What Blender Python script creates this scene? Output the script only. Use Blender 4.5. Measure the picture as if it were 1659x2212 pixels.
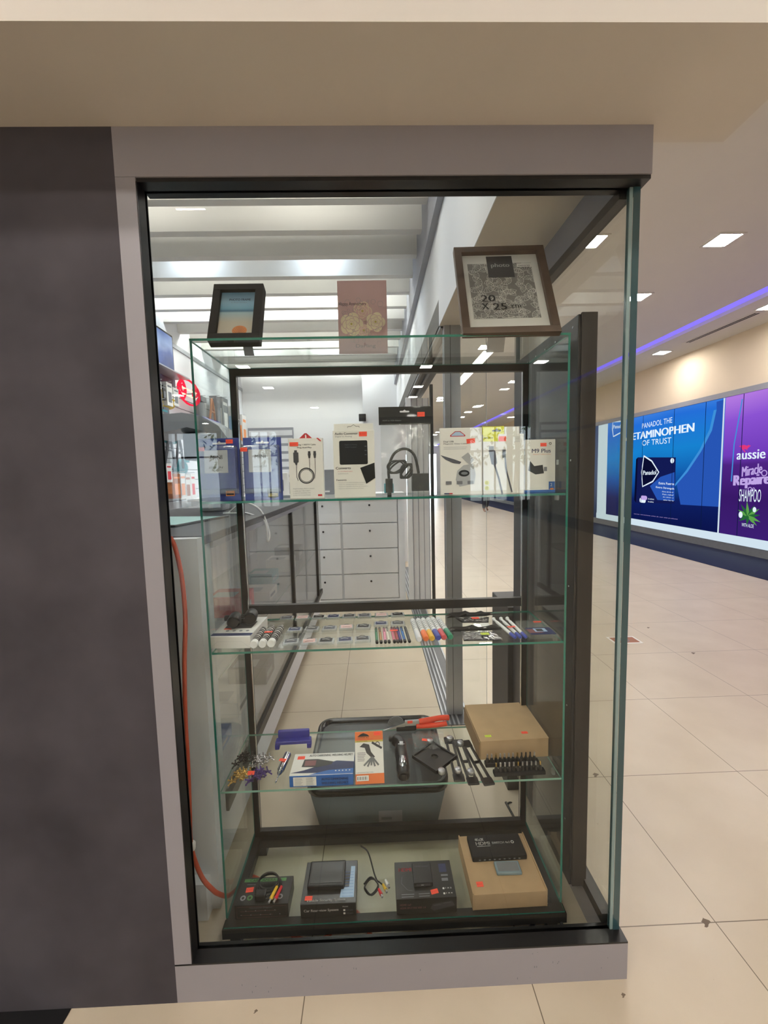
import bpy, bmesh, math, random
from mathutils import Matrix, Vector
from math import sin, cos, pi, radians

for o in list(bpy.data.objects):
    bpy.data.objects.remove(o)
S = bpy.context.scene
COL = S.collection
random.seed(7)

# ------------------------------------------------------------------ camera
FPX, ROLL, PITCH, YAW = 897.8873, -0.0238, 0.0890, 0.0239
CAM = Vector((0.0922, -0.9757, 1.3519))
def _basis():
    fwd = Vector((sin(YAW), cos(YAW), 0)); right = Vector((cos(YAW), -sin(YAW), 0)); up = Vector((0, 0, 1))
    f2 = fwd * cos(PITCH) - up * sin(PITCH); u2 = up * cos(PITCH) + fwd * sin(PITCH)
    return right * cos(ROLL) + u2 * sin(ROLL), u2 * cos(ROLL) - right * sin(ROLL), f2
RX, RU, RF = _basis()
cam_data = bpy.data.cameras.new('camera')
cam_data.sensor_fit = 'HORIZONTAL'
cam_data.sensor_width = 36
cam_data.lens = 36 * FPX / 1659
cam_data.clip_start = 0.02
cam_data.clip_end = 200
cam = bpy.data.objects.new('camera', cam_data)
COL.objects.link(cam)
cam.matrix_world = Matrix(((RX.x, RU.x, -RF.x, CAM.x), (RX.y, RU.y, -RF.y, CAM.y), (RX.z, RU.z, -RF.z, CAM.z), (0, 0, 0, 1)))
S.camera = cam

# survey helper: where the sight line through a photo pixel meets a real plane of the place
def on(ax, val, px, py):
    d = (px - 829.5) / FPX * RX - (py - 1106) / FPX * RU + RF
    i = 'xyz'.index(ax)
    return CAM + d * ((val - CAM[i]) / d[i])

# ------------------------------------------------------------------ look
S.view_settings.view_transform = 'Standard'
S.view_settings.look = 'None'
S.view_settings.gamma = 1
S.view_settings.use_curve_mapping = False
S.view_settings.exposure = 0.0
S.render.engine = 'CYCLES'
S.cycles.transparent_max_bounces = 40
S.cycles.max_bounces = 10
S.cycles.diffuse_bounces = 5
S.cycles.glossy_bounces = 4
S.cycles.sample_clamp_indirect = 6
S.cycles.use_denoising = True
W = bpy.data.worlds.new('daylight'); S.world = W; W.use_nodes = True
W.node_tree.nodes['Background'].inputs[0].default_value = (0.80, 0.90, 1.0, 1)
W.node_tree.nodes['Background'].inputs[1].default_value = 8
LAMP_W = 155.0         # radiance of the mall ceiling lights
SHOP_W = 55.0         # radiance of the shop spotlights

# ------------------------------------------------------------------ materials
M = {}
def nodes_of(name):
    m = bpy.data.materials.new(name); m.use_nodes = True
    nt = m.node_tree
    for n in list(nt.nodes): nt.nodes.remove(n)
    out = nt.nodes.new('ShaderNodeOutputMaterial')
    return m, nt, out
def srgb(c):
    return tuple((x / 255 / 12.92 if x / 255 <= .04045 else ((x / 255 + .055) / 1.055) ** 2.4) for x in c)
def mat(name, rgb, rough=.5, metal=0., spec=.5, vary=.06, scale=18., bump=0., coat=0., alpha=1.):
    """rgb in 0..255 sRGB; a little procedural variation keeps it from looking like plastic"""
    if name in M: return M[name]
    m, nt, out = nodes_of(name)
    b = nt.nodes.new('ShaderNodeBsdfPrincipled')
    c = srgb(rgb)
    tc = nt.nodes.new('ShaderNodeTexCoord'); no = nt.nodes.new('ShaderNodeTexNoise')
    no.inputs['Scale'].default_value = scale; no.inputs['Detail'].default_value = 4
    nt.links.new(tc.outputs['Object'], no.inputs['Vector'])
    rp = nt.nodes.new('ShaderNodeValToRGB')
    rp.color_ramp.elements[0].position = .3; rp.color_ramp.elements[1].position = .7
    rp.color_ramp.elements[0].color = (*[x * (1 - vary) for x in c], 1)
    rp.color_ramp.elements[1].color = (*[min(1, x * (1 + vary)) for x in c], 1)
    nt.links.new(no.outputs['Fac'], rp.inputs['Fac']); nt.links.new(rp.outputs['Color'], b.inputs['Base Color'])
    b.inputs['Roughness'].default_value = rough; b.inputs['Metallic'].default_value = metal
    b.inputs['Specular IOR Level'].default_value = spec; b.inputs['Coat Weight'].default_value = coat
    if bump:
        bp = nt.nodes.new('ShaderNodeBump'); bp.inputs['Strength'].default_value = bump
        nt.links.new(no.outputs['Fac'], bp.inputs['Height']); nt.links.new(bp.outputs['Normal'], b.inputs['Normal'])
    if alpha < 1: b.inputs['Alpha'].default_value = alpha
    nt.links.new(b.outputs[0], out.inputs[0])
    M[name] = m
    return m
def glass(name, tint, f0=.04, rough=0., haze=0.):
    m, nt, out = nodes_of(name)
    tr = nt.nodes.new('ShaderNodeBsdfTransparent'); tr.inputs[0].default_value = (*tint, 1)
    gl = nt.nodes.new('ShaderNodeBsdfGlossy'); gl.inputs['Roughness'].default_value = rough
    lw = nt.nodes.new('ShaderNodeLayerWeight'); lw.inputs['Blend'].default_value = .5
    pw = nt.nodes.new('ShaderNodeMath'); pw.operation = 'POWER'; pw.inputs[1].default_value = 5
    ma = nt.nodes.new('ShaderNodeMath'); ma.operation = 'MULTIPLY_ADD'; ma.inputs[1].default_value = 1 - f0; ma.inputs[2].default_value = f0
    mx = nt.nodes.new('ShaderNodeMixShader')
    nt.links.new(lw.outputs['Facing'], pw.inputs[0]); nt.links.new(pw.outputs[0], ma.inputs[0]); nt.links.new(ma.outputs[0], mx.inputs[0])
    nt.links.new(tr.outputs[0], mx.inputs[1]); nt.links.new(gl.outputs[0], mx.inputs[2])
    last = mx
    if haze:
        df = nt.nodes.new('ShaderNodeBsdfDiffuse'); df.inputs[0].default_value = (.8, .82, .8, 1)
        m2 = nt.nodes.new('ShaderNodeMixShader'); m2.inputs[0].default_value = haze
        nt.links.new(mx.outputs[0], m2.inputs[1]); nt.links.new(df.outputs[0], m2.inputs[2]); last = m2
    nt.links.new(last.outputs[0], out.inputs[0])
    M[name] = m
    return m
def emit(name, rgb, strength):
    m, nt, out = nodes_of(name)
    e = nt.nodes.new('ShaderNodeEmission'); e.inputs[0].default_value = (*srgb(rgb), 1); e.inputs[1].default_value = strength
    nt.links.new(e.outputs[0], out.inputs[0]); M[name] = m
    return m

glass('pane', (.965, .975, .955), .028)
glass('shelf_glass', (.955, .985, .972), .026)
glass('far_glass', (.97, .98, .98), .035)
glass('film', (.95, .96, .96), .05, .10, .08)
glass('acrylic', (.86, .88, .9), .09, .02, .16)
mat('glass_edge', (38, 118, 104), .12, spec=.8, vary=.15, scale=6)
mat('glass_edge_light', (120, 165, 150), .12, spec=.8, vary=.12, scale=6)
mat('pane_edge', (48, 76, 80), .15, spec=.8, vary=.1, scale=3)
mat('pane_edge_light', (130, 150, 148), .15, spec=.8, vary=.1, scale=3)
mat('frame_paint', (150, 145, 149), .45, vary=.03, scale=3)
mat('black_channel', (22, 20, 20), .35)
mat('stucco', (74, 70, 74), .8, vary=.34, scale=3.2, bump=.08, spec=.2)
mat('soffit', (214, 206, 196), .8, vary=.02, scale=2, spec=.2)
mat('ceiling_paint', (220, 216, 206), .85, vary=.01, scale=2, spec=.2)
mat('wall_paint', (216, 200, 176), .8, vary=.02, scale=1.5, spec=.2)
mat('white_wall', (224, 224, 224), .7, vary=.02, scale=1.5, spec=.2)
mat('shop_white', (226, 228, 232), .5, vary=.02, scale=3)
mat('slat_white', (222, 220, 216), .6, vary=.02, scale=3)
mat('groove', (92, 92, 98), .7)
mat('grey_trim', (140, 142, 150), .5, vary=.03)
mat('alu', (178, 182, 188), .35, .7, vary=.03)
mat('alu_dark', (96, 98, 102), .4, .6, vary=.03)
mat('bronze', (50, 45, 43), .5, .2)
mat('black_metal', (14, 13, 14), .4, spec=.4)
mat('hall_wall', (88, 84, 82), .7)
mat('black_board', (30, 30, 34), .45, spec=.5, vary=.1, scale=5)
mat('black_plastic', (13, 13, 15), .35)
mat('black_matte', (24, 24, 26), .7, spec=.25)
mat('dark_grey', (64, 64, 68), .55)
mat('mid_grey', (120, 122, 126), .5)
mat('tub_grey', (120, 128, 132), .45, vary=.04, scale=4)
mat('tub_lid', (20, 20, 21), .2, vary=.05, scale=4)
mat('chrome', (225, 225, 228), .12, 1., vary=.03)
mat('silver', (200, 200, 204), .28, .9, vary=.05)
mat('orange_cord', (192, 84, 58), .45)
mat('sticker', (255, 92, 70), .5, spec=.3, vary=.02)
mat('sticker_yellow', (206, 226, 50), .5, vary=.02)
mat('ink', (24, 24, 28), .6)
mat('ink_grey', (120, 122, 128), .6)
mat('ink_faint', (176, 178, 182), .6)
mat('white_card', (232, 230, 226), .45, vary=.02)
mat('cream_card', (232, 230, 224), .45, vary=.02)
mat('white_plastic', (236, 236, 236), .35, vary=.02)
mat('blue_card', (44, 62, 146), .3, vary=.08, scale=8, coat=.3)
mat('blue_label', (196, 198, 206), .45)
mat('orange_print', (226, 142, 84), .5)
mat('gold_print', (196, 176, 92), .4)
mat('red_print', (196, 50, 56), .5)
mat('navy', (40, 50, 90), .5)
mat('yellow_print', (226, 226, 70), .5)
mat('green_print', (78, 132, 72), .5)
mat('kraft', (186, 156, 120), .75, vary=.05, scale=22, spec=.2)
mat('kraft_dark', (152, 126, 96), .75, vary=.05, scale=22, spec=.2)
mat('black_card', (20, 20, 20), .35, vary=.06, coat=.2)
mat('maroon_print', (128, 82, 84), .5)
mat('blue_box', (40, 100, 178), .4, vary=.03)
mat('pale_blue', (172, 198, 226), .45)
mat('orange_box', (224, 118, 62), .45)
mat('purple_plastic', (62, 60, 150), .35)
mat('red_grip', (232, 74, 46), .35)
mat('gold', (206, 172, 98), .25, .8, vary=.1, scale=60)
mat('violet_metal', (84, 62, 132), .25, .6, vary=.15, scale=60)
mat('wood', (84, 65, 54), .55, vary=.25, scale=26)
mat('pink_card', (214, 178, 180), .5, vary=.06, scale=10)
mat('rose_cream', (240, 226, 196), .6)
mat('rose_pink', (228, 188, 184), .6)
mat('leaf_grey', (150, 150, 156), .6)
mat('pattern_grey', (128, 126, 124), .5, vary=.1, scale=60)
mat('teal', (38, 128, 138), .4)
mat('yellow', (228, 186, 48), .45)
mat('red', (206, 40, 52), .4)
mat('brown', (156, 96, 62), .5)
mat('pale_teal', (176, 216, 214), .4, vary=.02)
mat('gloss_grey', (168, 172, 180), .22, vary=.03, coat=.3)
mat('skin', (150, 108, 84), .6)
mat('hair', (30, 24, 22), .7)
mat('shirt', (226, 226, 230), .8)
mat('trousers', (44, 46, 62), .8)
mat('floor_band', (34, 38, 62), .5, vary=.06, scale=1.5, spec=.15)
mat('photo_dark', (84, 86, 96), .5)
for n, c in dict(st_green=(52, 130, 90), st_tan=(176, 128, 78), st_pink=(232, 150, 178), st_white=(222, 220, 206), st_rose=(206, 110, 130),
                 st_wine=(160, 50, 56), st_violet=(60, 52, 140), st_blue=(48, 110, 178), st_black=(28, 28, 32), cap_white=(232, 232, 238),
                 cap_orange=(240, 124, 70), cap_yellow=(232, 184, 72), cap_blue=(66, 80, 170), cap_red=(206, 84, 90), cap_green=(40, 134, 104)).items():
    mat(n, c, .3)
emit('lamp_glow', (255, 250, 244), LAMP_W)
emit('lamp_glow_warm', (255, 250, 240), 12)
emit('panel_glow_soft', (250, 246, 238), 9)
emit('panel_glow', (250, 252, 248), 38)
emit('spot_glow', (214, 232, 255), SHOP_W)
emit('cove_glow', (138, 120, 255), 1.15)
emit('neon', (240, 30, 66), 1.3)
emit('neon_white', (255, 230, 200), 1.5)
emit('sign_white', (226, 240, 252), 1.05)
emit('sign_lilac', (196, 170, 235), .95)
emit('sign_pink', (235, 60, 130), .9)
emit('sign_green', (110, 190, 90), .7)
emit('sign_green_dark', (50, 130, 70), .6)
emit('sign_strip', (214, 232, 244), .95)
emit('sign_navy', (28, 38, 110), .55)
emit('sign_navy_dark', (16, 20, 64), .55)
emit('sign_blue_mid', (46, 98, 205), .75)
emit('sign_seam', (20, 40, 90), .5)
emit('sign_arc', (70, 160, 240), .8)

def floor_material():
    m, nt, out = nodes_of('floor_tiles')
    N = nt.nodes.new; L = nt.links.new
    geo = N('ShaderNodeNewGeometry'); sp = N('ShaderNodeSeparateXYZ'); L(geo.outputs['Position'], sp.inputs[0])
    def line(sock, off):
        a = N('ShaderNodeMath'); a.operation = 'ADD'; a.inputs[1].default_value = 60 - off; L(sock, a.inputs[0])
        b = N('ShaderNodeMath'); b.operation = 'MODULO'; b.inputs[1].default_value = .6; L(a.outputs[0], b.inputs[0])
        c = N('ShaderNodeMath'); c.operation = 'SUBTRACT'; c.inputs[1].default_value = .3; L(b.outputs[0], c.inputs[0])
        d = N('ShaderNodeMath'); d.operation = 'ABSOLUTE'; L(c.outputs[0], d.inputs[0])
        e = N('ShaderNodeMath'); e.operation = 'GREATER_THAN'; e.inputs[1].default_value = .2986; L(d.outputs[0], e.inputs[0])
        return e.outputs[0]
    gx = line(sp.outputs[0], 1.078); gy = line(sp.outputs[1], .125)
    mx = N('ShaderNodeMath'); mx.operation = 'MAXIMUM'; L(gx, mx.inputs[0]); L(gy, mx.inputs[1])
    no = N('ShaderNodeTexNoise'); no.inputs['Scale'].default_value = 3.5; no.inputs['Detail'].default_value = 5
    L(geo.outputs['Position'], no.inputs['Vector'])
    rp = N('ShaderNodeValToRGB'); L(no.outputs['Fac'], rp.inputs[0])
    rp.color_ramp.elements[0].position = .3; rp.color_ramp.elements[1].position = .72
    rp.color_ramp.elements[0].color = (*srgb((196, 181, 158)), 1); rp.color_ramp.elements[1].color = (*srgb((206, 192, 170)), 1)
    n2 = N('ShaderNodeTexNoise'); n2.inputs['Scale'].default_value = 55; n2.inputs['Detail'].default_value = 2
    L(geo.outputs['Position'], n2.inputs['Vector'])
    r2 = N('ShaderNodeValToRGB'); L(n2.outputs['Fac'], r2.inputs[0])
    r2.color_ramp.elements[0].position = .76; r2.color_ramp.elements[1].position = .80
    r2.color_ramp.elements[0].color = (0, 0, 0, 1); r2.color_ramp.elements[1].color = (.5, .5, .5, 1)
    m0 = N('ShaderNodeMix'); m0.data_type = 'RGBA'; m0.inputs[7].default_value = (*srgb((120, 104, 84)), 1)
    L(r2.outputs[0], m0.inputs[0]); L(rp.outputs[0], m0.inputs[6])
    m1 = N('ShaderNodeMix'); m1.data_type = 'RGBA'; m1.inputs[7].default_value = (*srgb((112, 98, 80)), 1)
    L(mx.outputs[0], m1.inputs[0]); L(m0.outputs[2], m1.inputs[6])
    b = N('ShaderNodeBsdfPrincipled'); b.inputs['Roughness'].default_value = .32; b.inputs['Specular IOR Level'].default_value = .5
    L(m1.outputs[2], b.inputs['Base Color']); L(b.outputs[0], out.inputs[0])
    M['floor_tiles'] = m
floor_material()

def poster_material(name, axis, stops, strength=0., swirl=0.):
    """printed artwork: colours along the object's z (and a soft printed swirl); strength > 0 for a backlit print"""
    m, nt, out = nodes_of(name); N = nt.nodes.new; L = nt.links.new
    tc = N('ShaderNodeTexCoord'); sp = N('ShaderNodeSeparateXYZ'); L(tc.outputs['Generated'], sp.inputs[0])
    src = sp.outputs[axis]
    if swirl:
        no = N('ShaderNodeTexNoise'); no.inputs['Scale'].default_value = 1.6; no.inputs['Detail'].default_value = 1
        L(tc.outputs['Generated'], no.inputs['Vector'])
        a = N('ShaderNodeMath'); a.operation = 'MULTIPLY_ADD'; a.inputs[1].default_value = swirl; L(no.outputs['Fac'], a.inputs[0])
        s = N('ShaderNodeMath'); s.operation = 'SUBTRACT'; s.inputs[1].default_value = swirl / 2; L(src, s.inputs[0]); L(s.outputs[0], a.inputs[2])
        src = a.outputs[0]
    rp = N('ShaderNodeValToRGB'); L(src, rp.inputs[0])
    while len(rp.color_ramp.elements) < len(stops): rp.color_ramp.elements.new(.5)
    for e, (p, c) in zip(rp.color_ramp.elements, stops): e.position = p; e.color = (*srgb(c), 1)
    if strength:
        e = N('ShaderNodeEmission'); e.inputs[1].default_value = strength
    else:
        e = N('ShaderNodeBsdfPrincipled'); e.inputs['Roughness'].default_value = .35
    L(rp.outputs[0], e.inputs[0]); L(e.outputs[0], out.inputs[0]); M[name] = m
poster_material('ad_blue', 2, [(0, (14, 24, 84)), (.22, (16, 34, 104)), (.42, (20, 90, 178)), (.66, (26, 140, 224)), (.9, (40, 120, 232)), (1, (70, 140, 240))], .85, .25)
poster_material('ad_purple', 2, [(0, (66, 34, 124)), (.3, (62, 28, 112)), (.56, (84, 40, 140)), (.62, (122, 66, 200)), (.85, (150, 90, 226)), (1, (190, 130, 240))], .85, .2)
poster_material('beach', 1, [(0, (214, 205, 190)), (.3, (205, 196, 180)), (.52, (170, 196, 205)), (.56, (60, 110, 140)), (.62, (120, 170, 196)), (.8, (150, 190, 215)), (1, (120, 165, 200))])
poster_material('tablet_art', 2, [(0, (30, 36, 60)), (.5, (70, 90, 150)), (.7, (150, 170, 210)), (1, (50, 80, 150))], 0, .8)
poster_material('far_shop', 2, [(0, (40, 50, 80)), (.5, (90, 110, 150)), (1, (60, 80, 140))], .7, .6)

# ------------------------------------------------------------------ mesh building
_textcache = {}
def text_geo(s):
    if s not in _textcache:
        c = bpy.data.curves.new('t', 'FONT'); c.body = s; c.size = 1; c.resolution_u = 3
        o = bpy.data.objects.new('t', c)
        me = o.to_mesh()
        v = [tuple(x.co) for x in me.vertices]; f = [tuple(p.vertices) for p in me.polygons]
        o.to_mesh_clear(); bpy.data.objects.remove(o); bpy.data.curves.remove(c)
        if v:
            x0 = min(a[0] for a in v); x1 = max(a[0] for a in v); y0 = min(a[1] for a in v); y1 = max(a[1] for a in v)
            v = [((a[0] - x0) / (x1 - x0), (a[1] - y0) / (y1 - y0)) for a in v]
        _textcache[s] = (v, f)
    return _textcache[s]

def frame(o, ux, uy):
    """plane frame: local x, y on a face of a thing, z = outward normal"""
    ux = Vector(ux); uy = Vector(uy); n = ux.cross(uy).normalized()
    return Matrix(((ux.x, uy.x, n.x, o[0]), (ux.y, uy.y, n.y, o[1]), (ux.z, uy.z, n.z, o[2]), (0, 0, 0, 1)))
FRONT = lambda x=0, y=0, z=0: frame((x, y, z), (1, 0, 0), (0, 0, 1))
TOP = lambda x=0, y=0, z=0: frame((x, y, z), (1, 0, 0), (0, 1, 0))

class MB:
    def __init__(s):
        s.v, s.f, s.m, s.s, s.mats = [], [], [], [], []
        s.M = Matrix(); s.cur = 0; s.sm = False; s.lay = 0
    def mat(s, n):
        if n not in s.mats: s.mats.append(n)
        s.cur = s.mats.index(n); return s
    def on(s, Mx): s.M = Mx; s.lay = 0; return s
    def add(s, vs, fs, smooth=False, flat=None):
        b = len(s.v)
        s.v += [tuple(s.M @ Vector(p)) for p in vs]
        for f in fs: s.f.append(tuple(b + i for i in f)); s.m.append(s.cur); s.s.append(smooth)
        return s
    def box(s, x0, x1, y0, y1, z0, z1):
        v = [(x, y, z) for z in (z0, z1) for y in (y0, y1) for x in (x0, x1)]
        return s.add(v, [(0, 2, 3, 1), (4, 5, 7, 6), (0, 1, 5, 4), (2, 6, 7, 3), (0, 4, 6, 2), (1, 3, 7, 5)])
    def rbox(s, x0, x1, y0, y1, z0, z1, r=.002, seg=2):
        bm = bmesh.new(); bmesh.ops.create_cube(bm, size=1)
        for v in bm.verts:
            v.co = Vector(((x0 + x1) / 2 + v.co.x * (x1 - x0), (y0 + y1) / 2 + v.co.y * (y1 - y0), (z0 + z1) / 2 + v.co.z * (z1 - z0)))
        bmesh.ops.bevel(bm, geom=list(bm.edges), offset=r, segments=seg, profile=.6, affect='EDGES')
        bm.verts.index_update()
        s.add([tuple(v.co) for v in bm.verts], [tuple(v.index for v in f.verts) for f in bm.faces]); bm.free(); return s
    def slab(s, x0, x1, y0, y1, z0, z1, thin, pane, edge):
        """a glass sheet: pane material on its two large faces, edge material on the rim"""
        v = [(x, y, z) for z in (z0, z1) for y in (y0, y1) for x in (x0, x1)]
        F = {'z': [(0, 2, 3, 1), (4, 5, 7, 6)], 'y': [(0, 1, 5, 4), (2, 6, 7, 3)], 'x': [(0, 4, 6, 2), (1, 3, 7, 5)]}
        for k, fs in F.items():
            s.mat(pane if k == thin else edge); s.add(v, fs)
        return s
    def prism(s, pts, a, b, ax='z'):
        n = len(pts)
        def P(p, h): return (p[0], p[1], h) if ax == 'z' else ((p[0], h, p[1]) if ax == 'y' else (h, p[0], p[1]))
        v = [P(p, a) for p in pts] + [P(p, b) for p in pts]
        return s.add(v, [tuple(range(n - 1, -1, -1)), tuple(range(n, 2 * n))] + [(i, (i + 1) % n, n + (i + 1) % n, n + i) for i in range(n)])
    def tube(s, path, r, n=8, closed=False, caps=True):
        path = [Vector(p) for p in path]; k = len(path); rs = r if isinstance(r, (list, tuple)) else [r] * k
        v = []; up = Vector((.13, .21, .97))
        prev = None
        for i, p in enumerate(path):
            a = path[(i - 1) % k] if (i or closed) else p; b = path[(i + 1) % k] if (i < k - 1 or closed) else p
            t = (b - a).normalized()
            if prev is None:
                u = t.cross(up)
                if u.length < .05: u = t.cross(Vector((1, 0, 0)))
            else: u = prev - t * prev.dot(t)
            u.normalize(); prev = u; w = t.cross(u)
            v += [tuple(p + (u * cos(2 * pi * j / n) + w * sin(2 * pi * j / n)) * rs[i]) for j in range(n)]
        f = []
        for i in range(k if closed else k - 1):
            a = i * n; b = ((i + 1) % k) * n
            f += [(a + j, a + (j + 1) % n, b + (j + 1) % n, b + j) for j in range(n)]
        s.add(v, f, True)
        if caps and not closed: s.add(v, [tuple(range(n - 1, -1, -1)), tuple((k - 1) * n + j for j in range(n))])
        return s
    def cyl(s, p0, p1, r0, r1=None, n=16):
        return s.tube([p0, p1], [r0, r0 if r1 is None else r1], n)
    def lathe(s, prof, n=20, c=(0, 0, 0)):
        v = []
        for r, z in prof: v += [(c[0] + r * cos(2 * pi * j / n), c[1] + r * sin(2 * pi * j / n), c[2] + z) for j in range(n)]
        f = []
        for i in range(len(prof) - 1):
            f += [(i * n + j, i * n + (j + 1) % n, (i + 1) * n + (j + 1) % n, (i + 1) * n + j) for j in range(n)]
        s.add(v, f, True)
        s.add(v, [tuple(range(n - 1, -1, -1)), tuple((len(prof) - 1) * n + j for j in range(n))]); return s
    def ball(s, c, r, n=12, m=8, sq=(1, 1, 1)):
        v = [(c[0], c[1], c[2] + r * sq[2])]
        for i in range(1, m):
            t = pi * i / m
            v += [(c[0] + r * sq[0] * sin(t) * cos(2 * pi * j / n), c[1] + r * sq[1] * sin(t) * sin(2 * pi * j / n), c[2] + r * sq[2] * cos(t)) for j in range(n)]
        v.append((c[0], c[1], c[2] - r * sq[2]))
        f = [(0, 1 + j, 1 + (j + 1) % n) for j in range(n)]
        for i in range(m - 2):
            f += [(1 + i * n + j, 1 + (i + 1) * n + j, 1 + (i + 1) * n + (j + 1) % n, 1 + i * n + (j + 1) % n) for j in range(n)]
        e = len(v) - 1; f += [(e, 1 + (m - 2) * n + (j + 1) % n, 1 + (m - 2) * n + j) for j in range(n)]
        return s.add(v, f, True)
    # flat printing on the current plane frame; every call lies a hair above the last
    def _z(s): s.lay += 1; return .0002 + s.lay * .00008
    def rect(s, x, y, w, h): z = s._z(); return s.add([(x, y, z), (x + w, y, z), (x + w, y + h, z), (x, y + h, z)], [(0, 1, 2, 3)])
    def poly(s, pts): z = s._z(); return s.add([(p[0], p[1], z) for p in pts], [tuple(range(len(pts)))])
    def disc(s, x, y, r, n=20, ry=None): return s.poly([(x + r * cos(2 * pi * i / n), y + (ry or r) * sin(2 * pi * i / n)) for i in range(n)])
    def ring(s, x, y, r, w, n=28, a0=0, a1=2 * pi, ry=None):
        z = s._z(); ry = ry or r; v = []; k = ry / r
        for i in range(n + 1):
            a = a0 + (a1 - a0) * i / n
            v += [(x + (r + w / 2) * cos(a), y + (r + w / 2) * sin(a) * k, z), (x + (r - w / 2) * cos(a), y + (r - w / 2) * sin(a) * k, z)]
        return s.add(v, [(2 * i, 2 * i + 2, 2 * i + 3, 2 * i + 1) for i in range(n)])
    def stroke(s, pts, w):
        z = s._z(); v = []
        for i, p in enumerate(pts):
            a = Vector(pts[max(i - 1, 0)]); b = Vector(pts[min(i + 1, len(pts) - 1)]); d = (b - a).normalized(); nrm = Vector((-d.y, d.x)) * w / 2
            v += [(p[0] + nrm.x, p[1] + nrm.y, z), (p[0] - nrm.x, p[1] - nrm.y, z)]
        return s.add(v, [(2 * i, 2 * i + 1, 2 * i + 3, 2 * i + 2) for i in range(len(pts) - 1)])
    def rrect(s, x, y, w, h, r):
        pts = []
        for cx, cy, a in ((x + w - r, y + r, -90), (x + w - r, y + h - r, 0), (x + r, y + h - r, 90), (x + r, y + r, 180)):
            pts += [(cx + r * cos(radians(a + t)), cy + r * sin(radians(a + t))) for t in (0, 30, 60, 90)]
        return s.poly(pts)
    def text(s, t, x, y, w, h, bold=0):
        v, f = text_geo(t); z = s._z()
        for k in range(1 + bold):
            dx = k * h * .05
            s.add([(x + a * w + dx, y + b * h, z) for a, b in v], f)
        return s
    def lines(s, x, y, w, n, pitch, h, rag=.25):
        for i in range(n): s.rect(x, y - i * pitch, w * (1 - rag * random.random()), h)
        return s
    def build(s, name, parent=None, loc=None, rot=None, label=None, cat=None, group=None, kind=None):
        me = bpy.data.meshes.new(name); me.from_pydata(s.v, [], s.f)
        for n in s.mats: me.materials.append(M[n])
        me.polygons.foreach_set('material_index', s.m); me.polygons.foreach_set('use_smooth', s.s)
        me.update()
        o = bpy.data.objects.new(name, me); COL.objects.link(o)
        if parent: o.parent = parent
        if loc is not None: o.location = loc
        if rot is not None: o.rotation_euler = rot
        tag(o, label, cat, group, kind)
        return o
def tag(o, label=None, cat=None, group=None, kind=None):
    if label: o['label'] = label
    if cat: o['category'] = cat
    if group: o['group'] = group
    if kind: o['kind'] = kind
    return o
def empty(name, loc=(0, 0, 0), rot=(0, 0, 0), label=None, cat=None, group=None, kind=None):
    o = bpy.data.objects.new(name, None); COL.objects.link(o); o.location = loc; o.rotation_euler = rot
    o.empty_display_size = .05
    return tag(o, label, cat, group, kind)
def struct(name, mb, **k): return mb.build(name, kind='structure', **k)
def copy_tree(o, parent=None):
    c = o.copy(); COL.objects.link(c); c.parent = parent
    for ch in list(o.children): copy_tree(ch, c)
    return c
def catmull(pts, k=6, closed=False):
    P = [Vector(p) for p in pts]; n = len(P); out = []
    for i in range(n if closed else n - 1):
        a, b, c, d = (P[(i - 1) % n] if (i or closed) else P[0]), P[i], P[(i + 1) % n], (P[(i + 2) % n] if (closed or i + 2 < n) else P[-1])
        for j in range(k):
            t = j / k
            out.append(.5 * ((2 * b) + (c - a) * t + (2 * a - 5 * b + 4 * c - d) * t * t + (3 * b - 3 * c + d - a) * t ** 3))
    if not closed: out.append(P[-1])
    return out
def sticker(parent, Mx, x, y, w=.019, h=.011, rot=0., col='sticker', label='orange-red price sticker'):
    R = Mx @ Matrix.Translation((x, y, .0008)) @ Matrix.Rotation(rot, 4, 'Z')
    mb = MB(); mb.on(R).mat(col); mb.box(-w / 2, w / 2, -h / 2, h / 2, 0, .0003)
    mb.on(R @ Matrix.Translation((0, 0, .0003))).mat('ink' if col != 'sticker' else 'red_print')
    mb.stroke([(-w * .38, -h * .1), (-w * .34, h * .22), (-w * .3, -h * .2)], h * .07)
    mb.stroke([(-w * .16 + i * w * .09, (h * .12 if i % 2 else -h * .12)) for i in range(6)], h * .06)
    o = mb.build('price_sticker', parent, label=label)
    return o
ORD = ['first', 'second', 'third', 'fourth', 'fifth', 'sixth', 'seventh', 'eighth', 'ninth', 'tenth', 'eleventh', 'twelfth', 'thirteenth']

# ================================================================== SETTING
CZ = 3.4
mb = MB().mat('floor_tiles'); mb.box(-9, 5.95, -14, 30, -.05, 0); struct('floor', mb)
mb = MB().mat('floor_band'); mb.box(4.72, 5.8, -14, 30, 0, .002); struct('trim_1', mb)
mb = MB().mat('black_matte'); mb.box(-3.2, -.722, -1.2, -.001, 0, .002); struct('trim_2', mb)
mb = MB().mat('ceiling_paint'); mb.box(-9, 4.66, -14, 0, CZ, CZ + .1); mb.box(.6, 4.66, 0, 30, CZ, CZ + .1); mb.box(4.92, 5.95, -14, 30, CZ, CZ + .1)
mb.box(4.6, 4.98, -14, 30, CZ + .16, CZ + .2); struct('ceiling', mb)
mb = MB().mat('wall_paint'); mb.box(5.8, 5.95, -14, 30, 2.54, CZ); 
mb.mat('wall_paint'); mb.box(5.8, 5.95, -14, 9.4, 0, 2.54)
mb.mat('far_shop'); mb.box(5.8, 5.95, 9.4, 30, 0, 2.54); struct('wall_right', mb)
struct('trim_5', MB().mat('grey_trim').box(5.74, 5.799, -14, 30, 2.455, 2.54)); struct('baseboard_right', MB().mat('mid_grey').box(5.76, 5.799, 1.2, 30, .0025, .13))
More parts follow.
